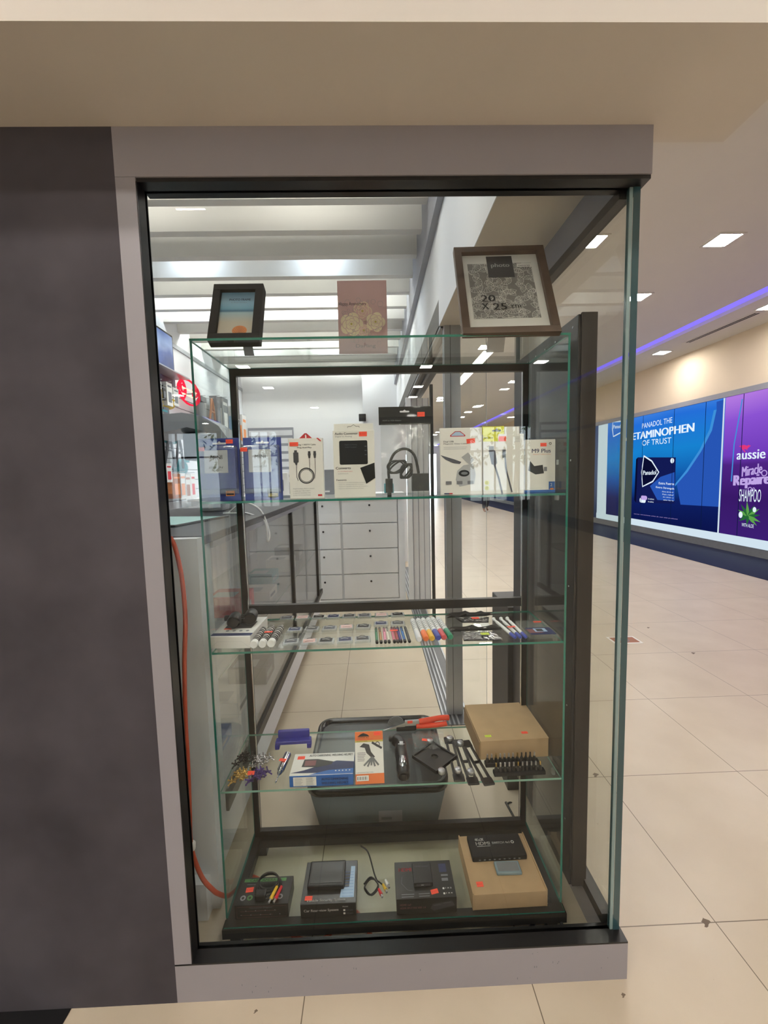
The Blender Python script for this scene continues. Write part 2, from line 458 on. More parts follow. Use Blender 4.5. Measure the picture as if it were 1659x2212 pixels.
mb = MB().mat('stucco'); mb.box(-4.6, -.4504, 0, .05, 0, 2.11); struct('wall_front', mb)
# mall side: dropped soffit above the showcase
mb = MB().mat('soffit'); mb.box(-4.6, .932, -.208, 0, 2.1097, CZ); mb.box(.7326, .932, 0, .05, 2.1097, CZ)
mb.mat('soffit'); mb.box(-.4504, .7326, 0, .035, 2.1097, CZ)
mb.box(.455, .7326, .035, 1.24, 2.11, CZ); struct('trim_3', mb)
# facade bulkhead along the shop front, with door header
mb = MB().mat('shop_white'); mb.box(.455, .6, 1.24, 12, 2.25, CZ); mb.mat('grey_trim'); mb.box(.42, .455, .05, 12, 2.62, 3.2)
mb.mat('shop_white'); mb.box(.452, .455, .05, 1.24, 2.11, 2.62); struct('trim_4', mb)
mb = MB().mat('wall_paint'); mb.box(.45, .6, 12, 30, 0, CZ); mb.mat('shop_white'); mb.box(.45, .6, 5.4, 12, 0, 2.25); struct('wall_corridor', mb)
# shop shell
mb = MB().mat('white_wall'); mb.box(-4.6, -.0, 5.3, 5.45, 0, 3.2); struct('wall_back', mb)
mb = MB().mat('shop_white'); mb.box(-.03, .46, 5.0, 5.45, 0, 3.2); struct('wall_pier', mb)
mb = MB().mat('white_wall'); mb.box(-4.6, .455, .05, 5.45, 3.2, 3.3); mb.box(-4.6, .455, .05, .12, 2.11, 3.2); struct('ceiling_shop', mb)
mb = MB().mat('shop_white'); mb.box(-1.92, -1.8, .05, 5.3, 0, 3.2)
mb.mat('groove')
for i in range(13): mb.box(-1.801, -1.7985, .05, 5.3, .95 + i * .1, .956 + i * .1)
mb.mat('alu'); mb.box(-1.803, -1.79, .05, 5.3, 2.62, 2.66); struct('wall_left', mb)
# hall behind the photographer
mb = MB().mat('hall_wall'); mb.box(-9, 5.95, -14.15, -14, 3.05, CZ); mb.box(-9, 5.95, -14.15, -14, 0, .25)
for a, b in ((-9, -7.6), (-5.4, -4.25), (-3.3, 3.6), (5.0, 5.15)): mb.box(a, b, -14.15, -14, .25, 3.05)
struct('wall_entrance', mb)
for n, (a, b) in enumerate(((-7.6, -5.4), (-4.25, -3.3), (3.6, 5.0), (5.15, 5.95))):
    r = empty('window_%d' % (n + 2), (0, 0, 0), kind='structure')
    mb = MB().mat('dark_grey')
    k = 3
    for i in range(k + 1): x = a + (b - a) * i / k; mb.box(x - .025, x + .025, -14.1, -14.03, .25, 3.05)
    mb.box(a, b, -14.1, -14.03, .25, .32); mb.box(a, b, -14.1, -14.03, 2.1, 2.16); mb.box(a, b, -14.1, -14.03, 2.98, 3.05)
    mb.build('window_frame', r)
    MB().slab(a, b, -14.08, -14.07, .25, 3.05, 'y', 'far_glass', 'pane_edge').build('pane', r)
mb = MB().mat('hall_wall'); mb.box(-9.15, -9, -14, 0, 0, CZ); struct('wall_west', mb)
mb = MB().mat('wall_paint'); mb.box(-9, -4.6, 0, .15, 0, CZ); struct('wall_north', mb)
mb = MB().mat('white_wall'); mb.box(.6, 2.0, 29.9, 30.05, 0, CZ); mb.box(4.8, 5.95, 29.9, 30.05, 0, CZ); mb.box(2.0, 4.8, 29.9, 30.05, 2.8, CZ); struct('wall_far', mb)
for i, (x, y, h) in enumerate([(4.6, -19, 4.6), (2.8, -20, 5.2), (6.8, -18.5, 5), (-4.2, -19, 4.8), (-7, -20, 5)]):
    mat('foliage', (96, 130, 70), .8, vary=.4, scale=6); mat('bark', (90, 74, 60), .8)
    t = empty('tree', (x, y, 0), label='leafy tree outside the mall entrance glass behind the photographer', cat='tree', group='trees outside the entrance')
    mb = MB().mat('bark'); mb.tube([(0, 0, 0), (.1, 0, h * .4), (0, .1, h * .7)], [.13, .1, .05]); mb.build('trunk', t)
    mb = MB().mat('foliage')
    for j in range(260):
        a = random.random() * 6.28; zz = h * (.35 + .6 * random.random()); rr = 1.3 * math.sqrt(random.random()) * (1 - abs(zz / h - .65))
        p = Vector((rr * cos(a), rr * sin(a), zz)); q = Vector((random.uniform(-1, 1), random.uniform(-1, 1), random.uniform(-1, 1))).normalized() * .16
        w = q.cross(Vector((0, 0, 1))).normalized() * .08
        mb.add([p - q, p + w, p + q, p - w], [(0, 1, 2, 3)])
    mb.build('crown', t)
mb = MB().mat('ceiling_paint'); mb.box(-12, 12, -30, -14.2, -.05, 0); struct('ground', mb)

# ------------------------------------------------------------------ the showcase window
w1 = empty('window_1', (0, 0, 0), kind='structure')
mb = MB().mat('frame_paint')
mb.box(-.4504, .7326, 0, .022, 2.0086, 2.1097); mb.box(.71, .7326, .022, 1.2, 2.0086, 2.11); mb.build('fascia', w1)
mb = MB().mat('grey_trim'); mb.box(.698, .71, .022, 1.2, 2.012, 2.11); mb.build('fascia_lining', w1)
mb = MB().mat('frame_paint'); mb.box(-.4504, -.4074, 0, .03, .1071, 2.008); mb.build('jamb', w1)
mb = MB().mat('frame_paint'); mb.box(-.4504, .7326, 0, .03, 0, .105); mb.box(.70, .7326, .03, .82, 0, .105)
mb.on(FRONT(-.45, 0, 0)).mat('ink_grey')
for k in range(26):
    x = random.choice([.28, .32, .42, .9, .93, .96, 1.12, .6, .2]) + random.uniform(-.05, .05); z = random.uniform(.015, .095)
    mb.disc(x, z, random.uniform(.0006, .0018), 8, random.uniform(.0006, .004))
mb.build('base', w1)
mb = MB().mat('black_channel'); mb.box(-.4504, .7326, 0, .05, .105, .1095)
mb.box(.69, .7326, .05, .82, .105, .1095); mb.box(.69, .712, .05, .82, .1095, .135)
mb.box(-.4074, .7326, .004, .06, 2.0005, 2.0086); mb.box(.688, .7326, .05, 1.2, 2.0005, 2.0086); mb.box(.688, .710, .05, 1.2, 1.985, 2.001)
mb.box(-.4074, -.4055, .0015, .045, .1095, 2.0005); mb.build('channel', w1)
MB().slab(-.4055, .7015, .034, .042, .1095, 2.0005, 'y', 'pane', 'pane_edge').build('front_pane', w1)
MB().slab(.7095, .7265, .030, .82, .1095, 2.0005, 'x', 'pane', 'pane_edge').build('side_pane', w1)
mb = MB().mat('pane_edge_light'); mb.box(.7018, .7093, .031, .043, .11, 2.0); mb.build('silicone_bead', w1)

# white side panel beside the showcase, and the shop floor plinth
mb = MB().mat('shop_white'); mb.box(-.60, -.425, .235, .27, .0, 1.18); mb.box(-.60, -.45, .2, .235, 0, .12)
mb.build('side_panel', label='white upright end panel behind the orange cord, closing the shop counter', cat='panel')

# ------------------------------------------------------------------ mall lights, cove, vent
def lamp(x, y, z=CZ, s=.2, label='square recessed downlight glowing in the beige mall ceiling', group='mall ceiling lights', glow='lamp_glow', rz=0):
    r = empty('ceiling_light', (x, y, z), (0, 0, rz), label=label, cat='ceiling light', group=group)
    mb = MB().mat('ceiling_paint'); h = s / 2
    for a, b, c, d in ((-h - .02, h + .02, -h - .02, -h), (-h - .02, h + .02, h, h + .02), (-h - .02, -h, -h, h), (h, h + .02, -h, h)): mb.box(a, b, c, d, -.008, 0)
    mb.build('trim_ring', r)
    mb = MB().mat(glow); mb.box(-h, h, -h, h, -.004, -.002); mb.build('diffuser', r)
    return r
lamp(3.31, 2.91, label='square recessed ceiling light nearest the camera, right of the glass corner')
lamp(3.31, 4.12, label='square recessed ceiling light half hidden by the glass pane edge')
lamp(2.1, 2.91, label='square ceiling light seen through the side pane above the big photo frame')
lamp(5.28, 4.47, label='square ceiling light at the right photo edge above the purple poster')
lamp(5.28, 6.51, label='square ceiling light just above the blue pharmacy poster')
n0 = proto = None
first = lamp(3.36, 8.64, s=.22)
for p in ((1030.5, 878), (1011, 890), (996, 901), (952, 864.6), (946, 933.5), (939.5, 939), (1104, 901), (1021, 936)):
    q = on('z', CZ, *p)
    if q.x < .75 or q.y > 29: continue
    c = copy_tree(first); c.location = (q.x, q.y, CZ)
for x, y in ((-1.24, -2.24), (1.16, -1.45), (-3.64, -1.45), (3.56, -1.45), (-1.24, -1.45), (-3.64, -2.24), (-6.0, -2.24), (3.56, -2.24), (1.16, -7.1), (-2.25, -6.88), (-2.25, -8.73),  # row nearest the glass is added out of view to light the near floor
             (3.3, -6.9), (1.2, -8.9), (1.2, -10.2), (3.4, -9.4), (-4.6, -6.9), (-4.6, -9.4), (4.7, -4.6), (-6.0, -4.6), (-1.6, -11.6)):
    c = copy_tree(first); c.location = (x, y, CZ)
for y in (6.0, 10.5, 15): 
    c = copy_tree(first); c.location = (2.0, y, CZ)
r = empty('linear_light', (2.1, 7.5, CZ - .001), label='long bright linear ceiling light along the mall corridor', cat='ceiling light')
mb = MB().mat('ceiling_paint'); mb.box(-.11, .11, -1.35, 1.35, -.01, 0); mb.build('housing', r)
mb = MB().mat('lamp_glow_warm'); mb.box(-.09, .09, -1.3, 1.3, -.014, -.01); mb.build('diffuser', r)
mb = MB().mat('cove_glow'); mb.box(4.66, 4.92, -14, 30, CZ + .05, CZ + .055)
mb.build('cove_light', label='violet light strip recessed along the mall ceiling', cat='light strip')
r = empty('air_vent', (5.30, 5.3, CZ), label='slim black slot air vent in the ceiling beside the violet strip', cat='air vent')
mb = MB().mat('ceiling_paint'); mb.box(-.06, .06, -.66, .66, -.006, 0); mb.build('vent_frame', r)
mb = MB().mat('black_matte'); mb.box(-.035, -.01, -.62, .62, -.008, -.006); mb.box(.01, .035, -.62, .62, -.008, -.006); mb.build('slot', r)

# ------------------------------------------------------------------ backlit posters on the right wall
AX = 5.755
def ad_px(x, px, py): p = on('x', x, px, py); return (-p.y, p.z)       # plane coordinates: u = -y, v = z
ADF = lambda x: frame((x, 0, 0), (0, -1, 0), (0, 0, 1))
AD = AX - .012
r = empty('light_box', (0, 0, 0), label='blue backlit pharmacy poster reading Panadol with a dark medicine box', cat='advertising light box')
mb = MB().mat('ad_blue'); mb.box(AX, 5.79, 5.66, 9.0, .27, 2.45); mb.build('printed_panel', r)
mb = MB().mat('sign_strip'); mb.box(AX - .01, 5.798, 5.66, 9.42, .135, .268); mb.box(AX, 5.798, 9.0, 9.42, .27, 2.45); mb.build('light_border', r)
mb = MB().on(ADF(AX - .003)); U = lambda px, py: ad_px(AX - .003, px, py)
def fit(mb, s, a, b, h, bold=0, U=None):
    """text with its baseline from pixel a to pixel b on the poster plane and cap height h (m)"""
    (u0, v0), (u1, v1) = U(*a), U(*b); s_ = (v1 - v0)
    v, f = text_geo(s); z = mb._z()
    for k in range(1 + bold):
        dx = k * h * .07
        mb.add([(u0 + t * (u1 - u0) + dx, v0 + t * s_ + w * h, z) for t, w in v], f)
mb.mat('sign_arc'); mb.poly([U(*p) for p in ((1548, 885), (1538, 930), (1515, 975), (1485, 1020), (1450, 1060), (1450, 1056), (1482, 1016), (1511, 972), (1533, 927), (1542, 886))])
mb.mat('sign_blue_mid'); mb.poly([U(*p) for p in ((1548, 868), (1548, 885), (1538, 930), (1515, 975), (1485, 1020), (1462, 1046), (1470, 1090), (1556, 1095), (1567, 862))])
mb.mat('sign_navy'); mb.poly([U(*p) for p in ((1378, 988), (1460, 988), (1457, 1088), (1374, 1086))])
mb.mat('sign_navy_dark'); mb.poly([U(*p) for p in ((1378, 988), (1374, 1086), (1370, 1080), (1374, 992))])
mb.mat('sign_blue_mid'); mb.poly([U(*p) for p in ((1404, 1050), (1427, 1030), (1457, 1020), (1457, 1082), (1420, 1080))])
mb.mat('sign_white')
def outline(pts, w): 
    q = [U(*p) for p in pts]; mb.stroke(q + [q[0], q[1]], w)
mb.mat('sign_navy_dark'); mb.poly([U(*p) for p in ((1391, 985), (1408, 996), (1423, 1020), (1410, 1040), (1388, 1051), (1386, 1020))])
mb.mat('sign_white'); outline(((1391, 985), (1408, 996), (1423, 1020), (1410, 1040), (1388, 1051), (1386, 1020)), .03)
outline(((1324, 911), (1341, 910), (1352, 920), (1340, 935), (1325, 943), (1323, 927)), .03)
fit(mb, 'Panadol', (1389, 1026), (1417, 1025), .09, 1, U)
fit(mb, 'Panadol', (1325, 926), (1346, 924), .08, 1, U)
fit(mb, 'PANADOL THE', (1387, 926), (1452, 913), .105, 0, U)
fit(mb, 'ACETAMINOPHEN', (1344, 954), (1498, 932), .15, 2, U)
fit(mb, 'OF TRUST', (1387, 963), (1450, 957), .11, 0, U)
fit(mb, 'Extra Fuerte', (1423, 1046), (1456, 1048), .045, 1, U)
fit(mb, 'Extra Strength', (1417, 1055), (1456, 1059), .045, 1, U)
for i in range(4): fit(mb, ('Alivio del dolor', 'Pain relief', 'de cabeza y', 'dolor fuerte')[i], (1430 + i, 1063 + i * 6), (1455, 1065 + i * 6), .024, 0, U)
fit(mb, '16 tabletas', (1400, 1079), (1413, 1080), .03, 0, U); fit(mb, '16 tablets', (1400, 1085), (1412, 1086), .03, 0, U)
a = U(1391, 1080); mb.rrect(a[0] - .14, a[1] - .06, .2, .1, .04); mb.mat('sign_lilac'); mb.rrect(a[0] - .10, a[1] + .0, .2, .09, .04)
mb.mat('sign_lilac'); fit(mb, 'Lea las instrucciones antes de usar este producto', (1370, 1111), (1464, 1123), .022, 0, U)
a = U(1454, 995); mb.mat('sign_white'); mb.disc(a[0] - .02, a[1], .05)
mb.mat('sign_seam')
for px in (1387, 1453, 1520):
    u = U(px, 1000)[0]; mb.rect(u - .006, .27, .012, 2.18)
mb.mat('sign_strip'); mb.rect(-5.69, .27, .03, 2.18)
mb.build('lettering', r)
r = empty('light_box', (0, 0, 0), label='purple backlit shampoo poster with a kangaroo and an aloe plant', cat='advertising light box')
mb = MB().mat('ad_purple'); mb.box(AX, 5.79, 1.2, 5.655, .27, 2.45); mb.build('printed_panel', r)
mb = MB().mat('sign_strip'); mb.box(AX - .01, 5.798, 1.2, 5.655, .135, .268); mb.build('light_border', r)
mb = MB().on(ADF(AX - .003))
mb.mat('sign_white')
fit(mb, 'aussie', (1591, 993), (1652, 990), .135, 1, U); fit(mb, 'SHAMPOO', (1596, 1083), (1643, 1085), .19, 0, U)
fit(mb, 'WITH ALOE', (1602, 1137), (1628, 1141), .055, 0, U)
mb.mat('sign_lilac'); fit(mb, 'Miracle', (1602, 1030), (1645, 1022), .15, 1, U); fit(mb, 'Repairer', (1583, 1056), (1672, 1052), .21, 2, U)
a = U(1620, 1057); mb.ring(a[0], a[1], .03, .012); a = U(1628, 1056); mb.ring(a[0], a[1], .015, .01); a = U(1651, 1022); mb.ring(a[0], a[1], .04, .014)
mb.mat('sign_pink'); mb.poly([U(*p) for p in ((1596, 964), (1602, 962), (1608, 961), (1614, 963), (1617, 961), (1622, 963), (1618, 966), (1614, 970), (1615, 973), (1611, 970), (1607, 971), (1611, 976), (1609, 977), (1603, 970), (1601, 966))])
c = U(1616, 1115)
for k, (an, le) in enumerate(((-175, .17), (-205, .20), (-232, .22), (-262, .23), (60, .20), (35, .22), (10, .2), (-18, .22), (-150, .18), (-40, .2), (-95, .14))):
    t = radians(an if an > -90 else an); d = Vector((cos(t), sin(t))); nn = Vector((-d.y, d.x)) * .024; C0 = Vector(c)
    mb.mat('sign_green' if k % 2 else 'sign_green_dark'); mb.poly([C0 + nn * .6, C0 + d * le * .45 + nn, C0 + d * le, C0 + d * le * .45 - nn, C0 - nn * .6])
mb.mat('sign_white'); a = U(1600, 1112); mb.disc(a[0], a[1], .035, 12, .05); a = U(1630, 1101); mb.disc(a[0], a[1], .03, 12, .04)
mb.mat('sign_seam')
for px in (1600,):
    u = U(px, 1000)[0]; mb.rect(u - .006, .27, .012, 2.18)
mb.mat('sign_arc'); mb.stroke([U(1604, 862), U(1597, 900), U(1586, 960), U(1580, 1040)], .02)
mb.build('lettering', r)

mb = MB().mat('cream_card'); a = on('z', 0, 1308, 1377); mb.box(1.94, 2.16, 2.10, 2.236, 0, .003); mb.mat('brown'); mb.on(TOP(1.95, 2.11, .003)); mb.rect(.005, .005, .19, .106)
mb.mat('ink_grey'); mb.ring(.10, .055, .03, .008)
mb.build('floor_sticker', label='small square sticker on the floor tiles just beyond the side pane', cat='floor sticker')
SPOTS = []
mat('stain', (112, 96, 80), .6)
mb = MB().mat('stain').on(TOP(0, 0, 0))
for px, py, s in ((1524, 1993, .012), (1346, 2150, .005), (1286, 1674, .012), (1497, 1411, .014), (1400, 1356, .012), (552, 2185, .004), (935, 2128, .004)):
    p = on('z', 0, px, py); mb.poly([(p.x + s * (1 + .4 * cos(3 * a) + .3 * sin(5 * a)) * cos(a), p.y + s * .9 * (1 + .5 * sin(2 * a)) * sin(a)) for a in [i * pi / 8 for i in range(16)]])
mb.build('floor_stains', kind='stuff', label='small dark stains scattered over the beige floor tiles', cat='stain')

# ================================================================== DISPLAY CABINET
X0, X1, Y0, Y1 = -.375, .625, .15, .444
ZT, Z1, Z2, Z3, ZB = 1.715, 1.291, .872, .46, .085
cab = empty('display_cabinet', (.125, .29, 0), label='tall glass display cabinet with black metal base standing inside the showcase window', cat='display cabinet')
def P(mb, name, **k):
    o = mb.build(name, cab, **k); o.matrix_parent_inverse = cab.matrix_basis.inverted(); return o
mb = MB().mat('black_metal')
mb.box(X0 - .002, X1 + .002, .121, .151, .028, .057); mb.box(X0, X1, .415, .445, .028, .057); mb.box(X0, X0 + .03, .151, .415, .028, .057); mb.box(X1 - .03, X1, .151, .415, .028, .057)
P(mb, 'base_frame')
for x in (X0 + .02, X1 - .055):
    for y in (.122, .413): P(MB().mat('black_metal').box(x, x + .03, y, y + .03, 0, .028), 'leg')
P(MB().slab(X0 + .002, X1 - .002, .125, .443, .057, .0610, 'z', 'shelf_glass', 'glass_edge'), 'bottom_glass')
P(MB().slab(X0, X0 + .006, Y0, Y1, .0612, ZT - .006, 'x', 'shelf_glass', 'glass_edge'), 'side_glass')
P(MB().slab(X1 - .006, X1, Y0, Y1, .0612, ZT - .006, 'x', 'shelf_glass', 'glass_edge'), 'side_glass')
P(MB().slab(X0, X1, Y0 - .002, Y1 + .002, ZT - .006, ZT, 'z', 'shelf_glass', 'glass_edge'), 'top_glass')
for z, e in ((Z1, 'glass_edge'), (Z2, 'glass_edge'), (Z3, 'glass_edge_light')):
    P(MB().slab(X0 + .007, X1 - .007, Y0, Y1 - .03, z - .006, z, 'z', 'shelf_glass', e), 'glass_shelf')
mb = MB().mat('black_metal')
ya, yb = .426, .444
mb.box(X0 + .008, X0 + .028, ya, yb, .0612, ZT - .008); mb.box(X1 - .028, X1 - .008, ya, yb, .0612, ZT - .008)
mb.box(X0 + .028, X1 - .028, ya, yb, 1.685, ZT - .008); mb.box(X0 + .028, X1 - .028, ya, yb, .885, .915); mb.box(X0 + .028, X1 - .028, ya, yb, .0612, .082)
P(mb, 'rear_frame')
for x in (X0 + .0285, X1 - .0285): P(MB().mat('chrome').box(x - .0015, x + .0015, .424, .43, .082, 1.68), 'corner_strip')
for z in (Z1, Z2, Z3):
    for x in (X0 + .007, X1 - .015):
        for y in (.19, .38): P(MB().mat('acrylic').box(x, x + .008, y, y + .012, z - .022, z - .0065), 'shelf_clip')
r = empty('door_panel', (0, 0, 0), label='black upright door panel with screw heads standing edge-on beside the cabinet', cat='door panel')
mb = MB().mat('black_board'); mb.rbox(.648, .695, .155, .66, 0.112, 1.765, .002); mb.build('board', r)
mb = MB().mat('bronze'); mb.rbox(.655, .697, .149, .157, .1125, 1.768, .001); mb.build('edge_strip', r)
mb = MB().mat('chrome')
for i in range(9): mb.ball((.6475, .185 + .015 * (i % 2), .3 + i * .18), .0035, 8, 4, (.5, 1, 1))
for i in range(6): mb.ball((.6475, .22 + i * .075, 1.735), .003, 8, 4, (.5, 1, 1))
mb.build('screw', r, label='small bright screw heads')
r2 = MB().mat('white_card').box(.6465, .6478, .26, .275, 1.37, 1.385).build('paper_tag', r, label='small white paper tag')
mb = MB().mat('black_board'); mb.rbox(.63, .75, .67, .9, 0.0, .80, .004); mb.on(frame((.63, .9, 0), (0, -1, 0), (0, 0, 1))).mat('black_metal')
for i in range(4): mb.rect(.01, .02 + i * .19, .21, .004)
o = mb.build('drawer_unit', label='low black drawer unit behind the black door panel', cat='drawer unit')
q = on('y', .60, 1103, 1756)
mb = MB().mat('black_plastic'); mb.tube(catmull([(q.x + .024 * cos(a) - .006 * sin(a), .60 + .012 * cos(a), q.z + .045 * sin(a)) for a in [i * pi / 6 for i in range(12)]], 3, True), .0035, 6, True)
mb.box(q.x + .022, .647, .604, .616, q.z - .012, q.z + .008); mb.build('door_pull', label='black oval pull loop low behind the cabinet on the right', cat='door pull')

# ------------------------------------------------------------------ standing cartons on the upper shelf
def carton(name, label, x0, x1, z, h, y=.205, d=.03, body='white_card', group=None, rz=0, lean=0):
    w = x1 - x0; mb = MB().mat(body); mb.rbox(0, w, 0, d, 0, h, .0012)
    return mb, w, (x0, y, z), (lean, 0, rz), label
def done(mb, info, name, cat, group='packaged accessories on the upper shelf'):
    w, loc, rot, label = info
    return mb.build(name, loc=loc, rot=rot, label=label, cat=cat, group=group)
UG = 'packaged accessories on the upper shelf'
def blister(x0, x1, h, label, t1, t2, badge, st):
    w = x1 - x0; mb = MB().mat('blue_card'); mb.rbox(0, w, .022, .0235, 0, h, .0006)
    mb.on(FRONT(0, .0218, 0)).mat('cap_white'); mb.rrect(w * .34, h * .9, w * .34, h * .03, h * .012); mb.disc(w * .51, h * .93, h * .02)
    mb.mat('navy'); mb.text('Converter', w * .2, h * .30, w * .6, h * .02)
    if badge == 'orange':
        mb.mat('orange_print'); mb.rect(w * .62, h * .07, w * .22, h * .085); mb.mat('ink'); mb.rect(w * .64, h * .085, w * .18, h * .03)
    else:
        mb.mat('ink'); mb.poly([(w * .6, h * .04), (w * .74, h * .01), (w * .88, h * .04), (w * .9, h * .17), (w * .58, h * .17)])
        mb.mat('gold_print'); mb.rect(w * .62, h * .05, w * .24, h * .045); mb.mat('ink'); mb.text('1080p', w * .64, h * .055, w * .2, h * .03, 1)
    o = mb.build('blister_card', loc=(x0, .19, Z1), rot=(-.03, 0, 0), label=label, cat='blister pack', group=UG)
    b = MB().mat('blue_card'); b.rbox(w * .06, w * .94, .004, .0215, h * .18, h * .84, .003)
    b.on(FRONT(0, .004, 0)).mat('blue_label'); b.rect(w * .18, h * .44, w * .58, h * .36); b.mat('ink'); b.text(t1, w * .34, h * .66, w * .28, h * .06, 1)
    b.text(t2, w * .30, h * .51, w * .34, h * .035); b.mat('ink_grey'); b.text('Upscaler 1080p', w * .32, h * .475, w * .3, h * .018)
    b.build('converter_case', o)
    c = MB().mat('film'); c.rbox(w * .03, w * .97, .001, .0216, h * .1, h * .87, .004); c.build('clear_blister', o)
    for sx, sz in st: sticker(o, FRONT(0, 0, 0), w * sx, h * sz)
    return o
blister(-.395, -.283, .175, 'blue blister pack leftmost on the upper shelf, pale label reading MINI HDMI2AV', 'MINI', 'HDMI2AV', 'orange', ((.13, .82), (.83, .93)))
blister(-.272, -.165, .175, 'second blue blister pack, pale label reading MINI AV2HDMI and a gold 1080p badge', 'MINI', 'AV2HDMI', 'gold', ((.08, .80),))

# HDTV cable carton
x0, x1, h = -.143, -.047, .168; w = x1 - x0
mb = MB().mat('white_card'); mb.rbox(0, w, 0, .022, 0, h, .001); mb.on(FRONT(0, 0, 0))
mb.mat('ink'); mb.text('Mirroring > HDTV Cable', w * .12, h * .875, w * .68, h * .032, 1); mb.text('Plug And Play', w * .26, h * .83, w * .42, h * .028, 1)
mb.mat('dark_grey'); mb.rrect(w * .14, h * .60, w * .15, h * .17, .002); mb.rect(w * .17, h * .77, w * .08, h * .035); mb.poly([(w * .17, h * .60), (w * .26, h * .60), (w * .24, h * .56), (w * .20, h * .56)])
mb.stroke([(w * .22, h * .56), (w * .22, h * .36), (w * .26, h * .30)], .0016)
mb.ring(w * .50, h * .38, h * .125, .0032); mb.ring(w * .50, h * .38, h * .105, .0014)
for xx in (.57, .73):
    mb.rect(w * xx, h * .745, w * .07, h * .04); mb.poly([(w * (xx - .01), h * .745), (w * (xx + .08), h * .745), (w * (xx + .06), h * .67), (w * (xx + .01), h * .67)])
    mb.stroke([(w * (xx + .035), h * .67), (w * (xx + .035), h * .45)], .0012)
mb.stroke([(w * .765, h * .45), (w * .74, h * .33)], .0012)
mb.mat('red_print'); mb.rect(w * .82, h * .035, w * .12, h * .03); mb.poly([(w * .82, h), (w * .88, h), (w * .97, h * .95), (w * .93, h * .945)])
mb.mat('ink_grey'); mb.text('Plug/Connect Before Select', w * .1, h * .155, w * .62, h * .018)
for i, t in enumerate(('1. LINE CUT TO TYPE C', '2. LINE CUT TO MICRO 5 PIN', '3. LINE CUT TO LIGHTNING')): mb.text(t, w * .1, h * (.12 - i * .035), w * .5, h * .014)
o = mb.build('cable_box', loc=(x0, .20, Z1), rot=(-.02, 0, 0), label='white cable box with a coiled black cable picture and small red triangle tab', cat='cable box', group=UG)
t = MB().mat('red_print'); t.prism([(w * .28, h * .99), (w * .72, h * .99), (w * .53, h * 1.09), (w * .47, h * 1.09)], .010, .011, 'y'); t.on(FRONT(0, .010, 0)).mat('white_card'); t.disc(w * .5, h * 1.055, .0018); t.rect(w * .485, h * 1.01, w * .04, h * .035); t.build('hang_tab', o, label='red triangular hang tab')
sticker(o, FRONT(), w * .17, h * .905, .024)
# audio converter carton
x0, x1, h = -.018, .098, .196; w = x1 - x0
mb = MB().mat('cream_card'); mb.rbox(0, w, 0, .03, 0, h * .955, .001); mb.on(FRONT())
mb.mat('ink'); mb.text('Audio Converter', w * .05, h * .895, w * .55, h * .032, 1); mb.mat('ink_grey'); mb.text('Digital to Analog', w * .06, h * .855, w * .4, h * .026)
mb.mat('black_plastic'); mb.rrect(w * .15, h * .47, w * .68, h * .34, .004); mb.mat('photo_dark'); mb.text('Digital to Analog', w * .28, h * .74, w * .3, h * .02); mb.text('Audio Converter', w * .29, h * .71, w * .28, h * .018)
mb.mat('photo_dark'); 
for i in range(3): mb.rect(w * .76, h * (.72 - i * .06), w * .05, h * .012)
mb.mat('ink'); mb.text('Converts', w * .05, h * .405, w * .36, h * .034, 1); mb.text('Features', w * .06, h * .24, w * .24, h * .024, 1)
mb.mat('red_print'); mb.text('5.1 CH Digital signal', w * .1, h * .365, w * .35, h * .016); mb.mat('ink_grey'); mb.text('to 2CH stereo', w * .1, h * .335, w * .25, h * .014)
for i in range(4): mb.text('* Supports standard format of Coaxial or Toslink'[:40 - 5 * (i % 2)], w * .08, h * (.205 - .028 * i), w * (.75 - .12 * (i % 2)), h * .014)
mb.mat('black_plastic'); mb.poly([(w * .64, h * .42), (w * .99, h * .49), (w, h * .27), (w * .78, h * .19)])
o = mb.build('converter_box', loc=(x0, .20, Z1), rot=(-.02, 0, 0), label='cream converter box with black rounded window reading Audio Converter', cat='converter box', group=UG)
t = MB().mat('cream_card'); t.rbox(w * .02, w * .98, .015, .017, h * .9, h * 1.06, .0005); t.on(FRONT(0, .0148, 0)).mat('ink'); t.stroke([(w * .36, h * 1.0), (w * .36, h * 1.02), (w * .44, h * 1.02), (w * .5, h * 1.045), (w * .56, h * 1.02), (w * .64, h * 1.02), (w * .64, h * 1.0)], .0012); t.build('hang_tab', o)
sticker(o, FRONT(), w * .73, h * .90, .022, .013)
# adapter in a header-card bag
x0, x1, h = .112, .262, .252; w = x1 - x0
o = empty('adapter_bag', (x0, .21, Z1), (-.02, 0, .0), label='clear plastic bag with black header card holding a black coiled video adapter', cat='bagged adapter', group=UG)
mb = MB().mat('black_card'); mb.rbox(0, w, .004, .006, h * .8, h, .0005); mb.on(FRONT(0, .004, 0)).mat('cap_white'); mb.rrect(w * .40, h * .935, w * .18, h * .018, .002); mb.disc(w * .49, h * .95, .0035); mb.mat('mid_grey'); mb.text('HDMI to VGA Adapter', w * .07, h * .835, w * .36, h * .022)
hc = mb.build('header_card', o); sticker(o, FRONT(0, .0035, 0), w * .80, h * .91, .021, .013)
mb = MB().mat('film'); k = 9
pts = [[(w * (.03 + .94 * i / k), -.006 + .005 * sin(i * 1.9 + j * 2.3) + .006 * abs(j / k - .5), h * (.01 + .80 * j / k)) for i in range(k + 1)] for j in range(k + 1)]
vv = [p for row in pts for p in row]
mb.add(vv, [(j * (k + 1) + i, j * (k + 1) + i + 1, (j + 1) * (k + 1) + i + 1, (j + 1) * (k + 1) + i) for j in range(k) for i in range(k)], True)
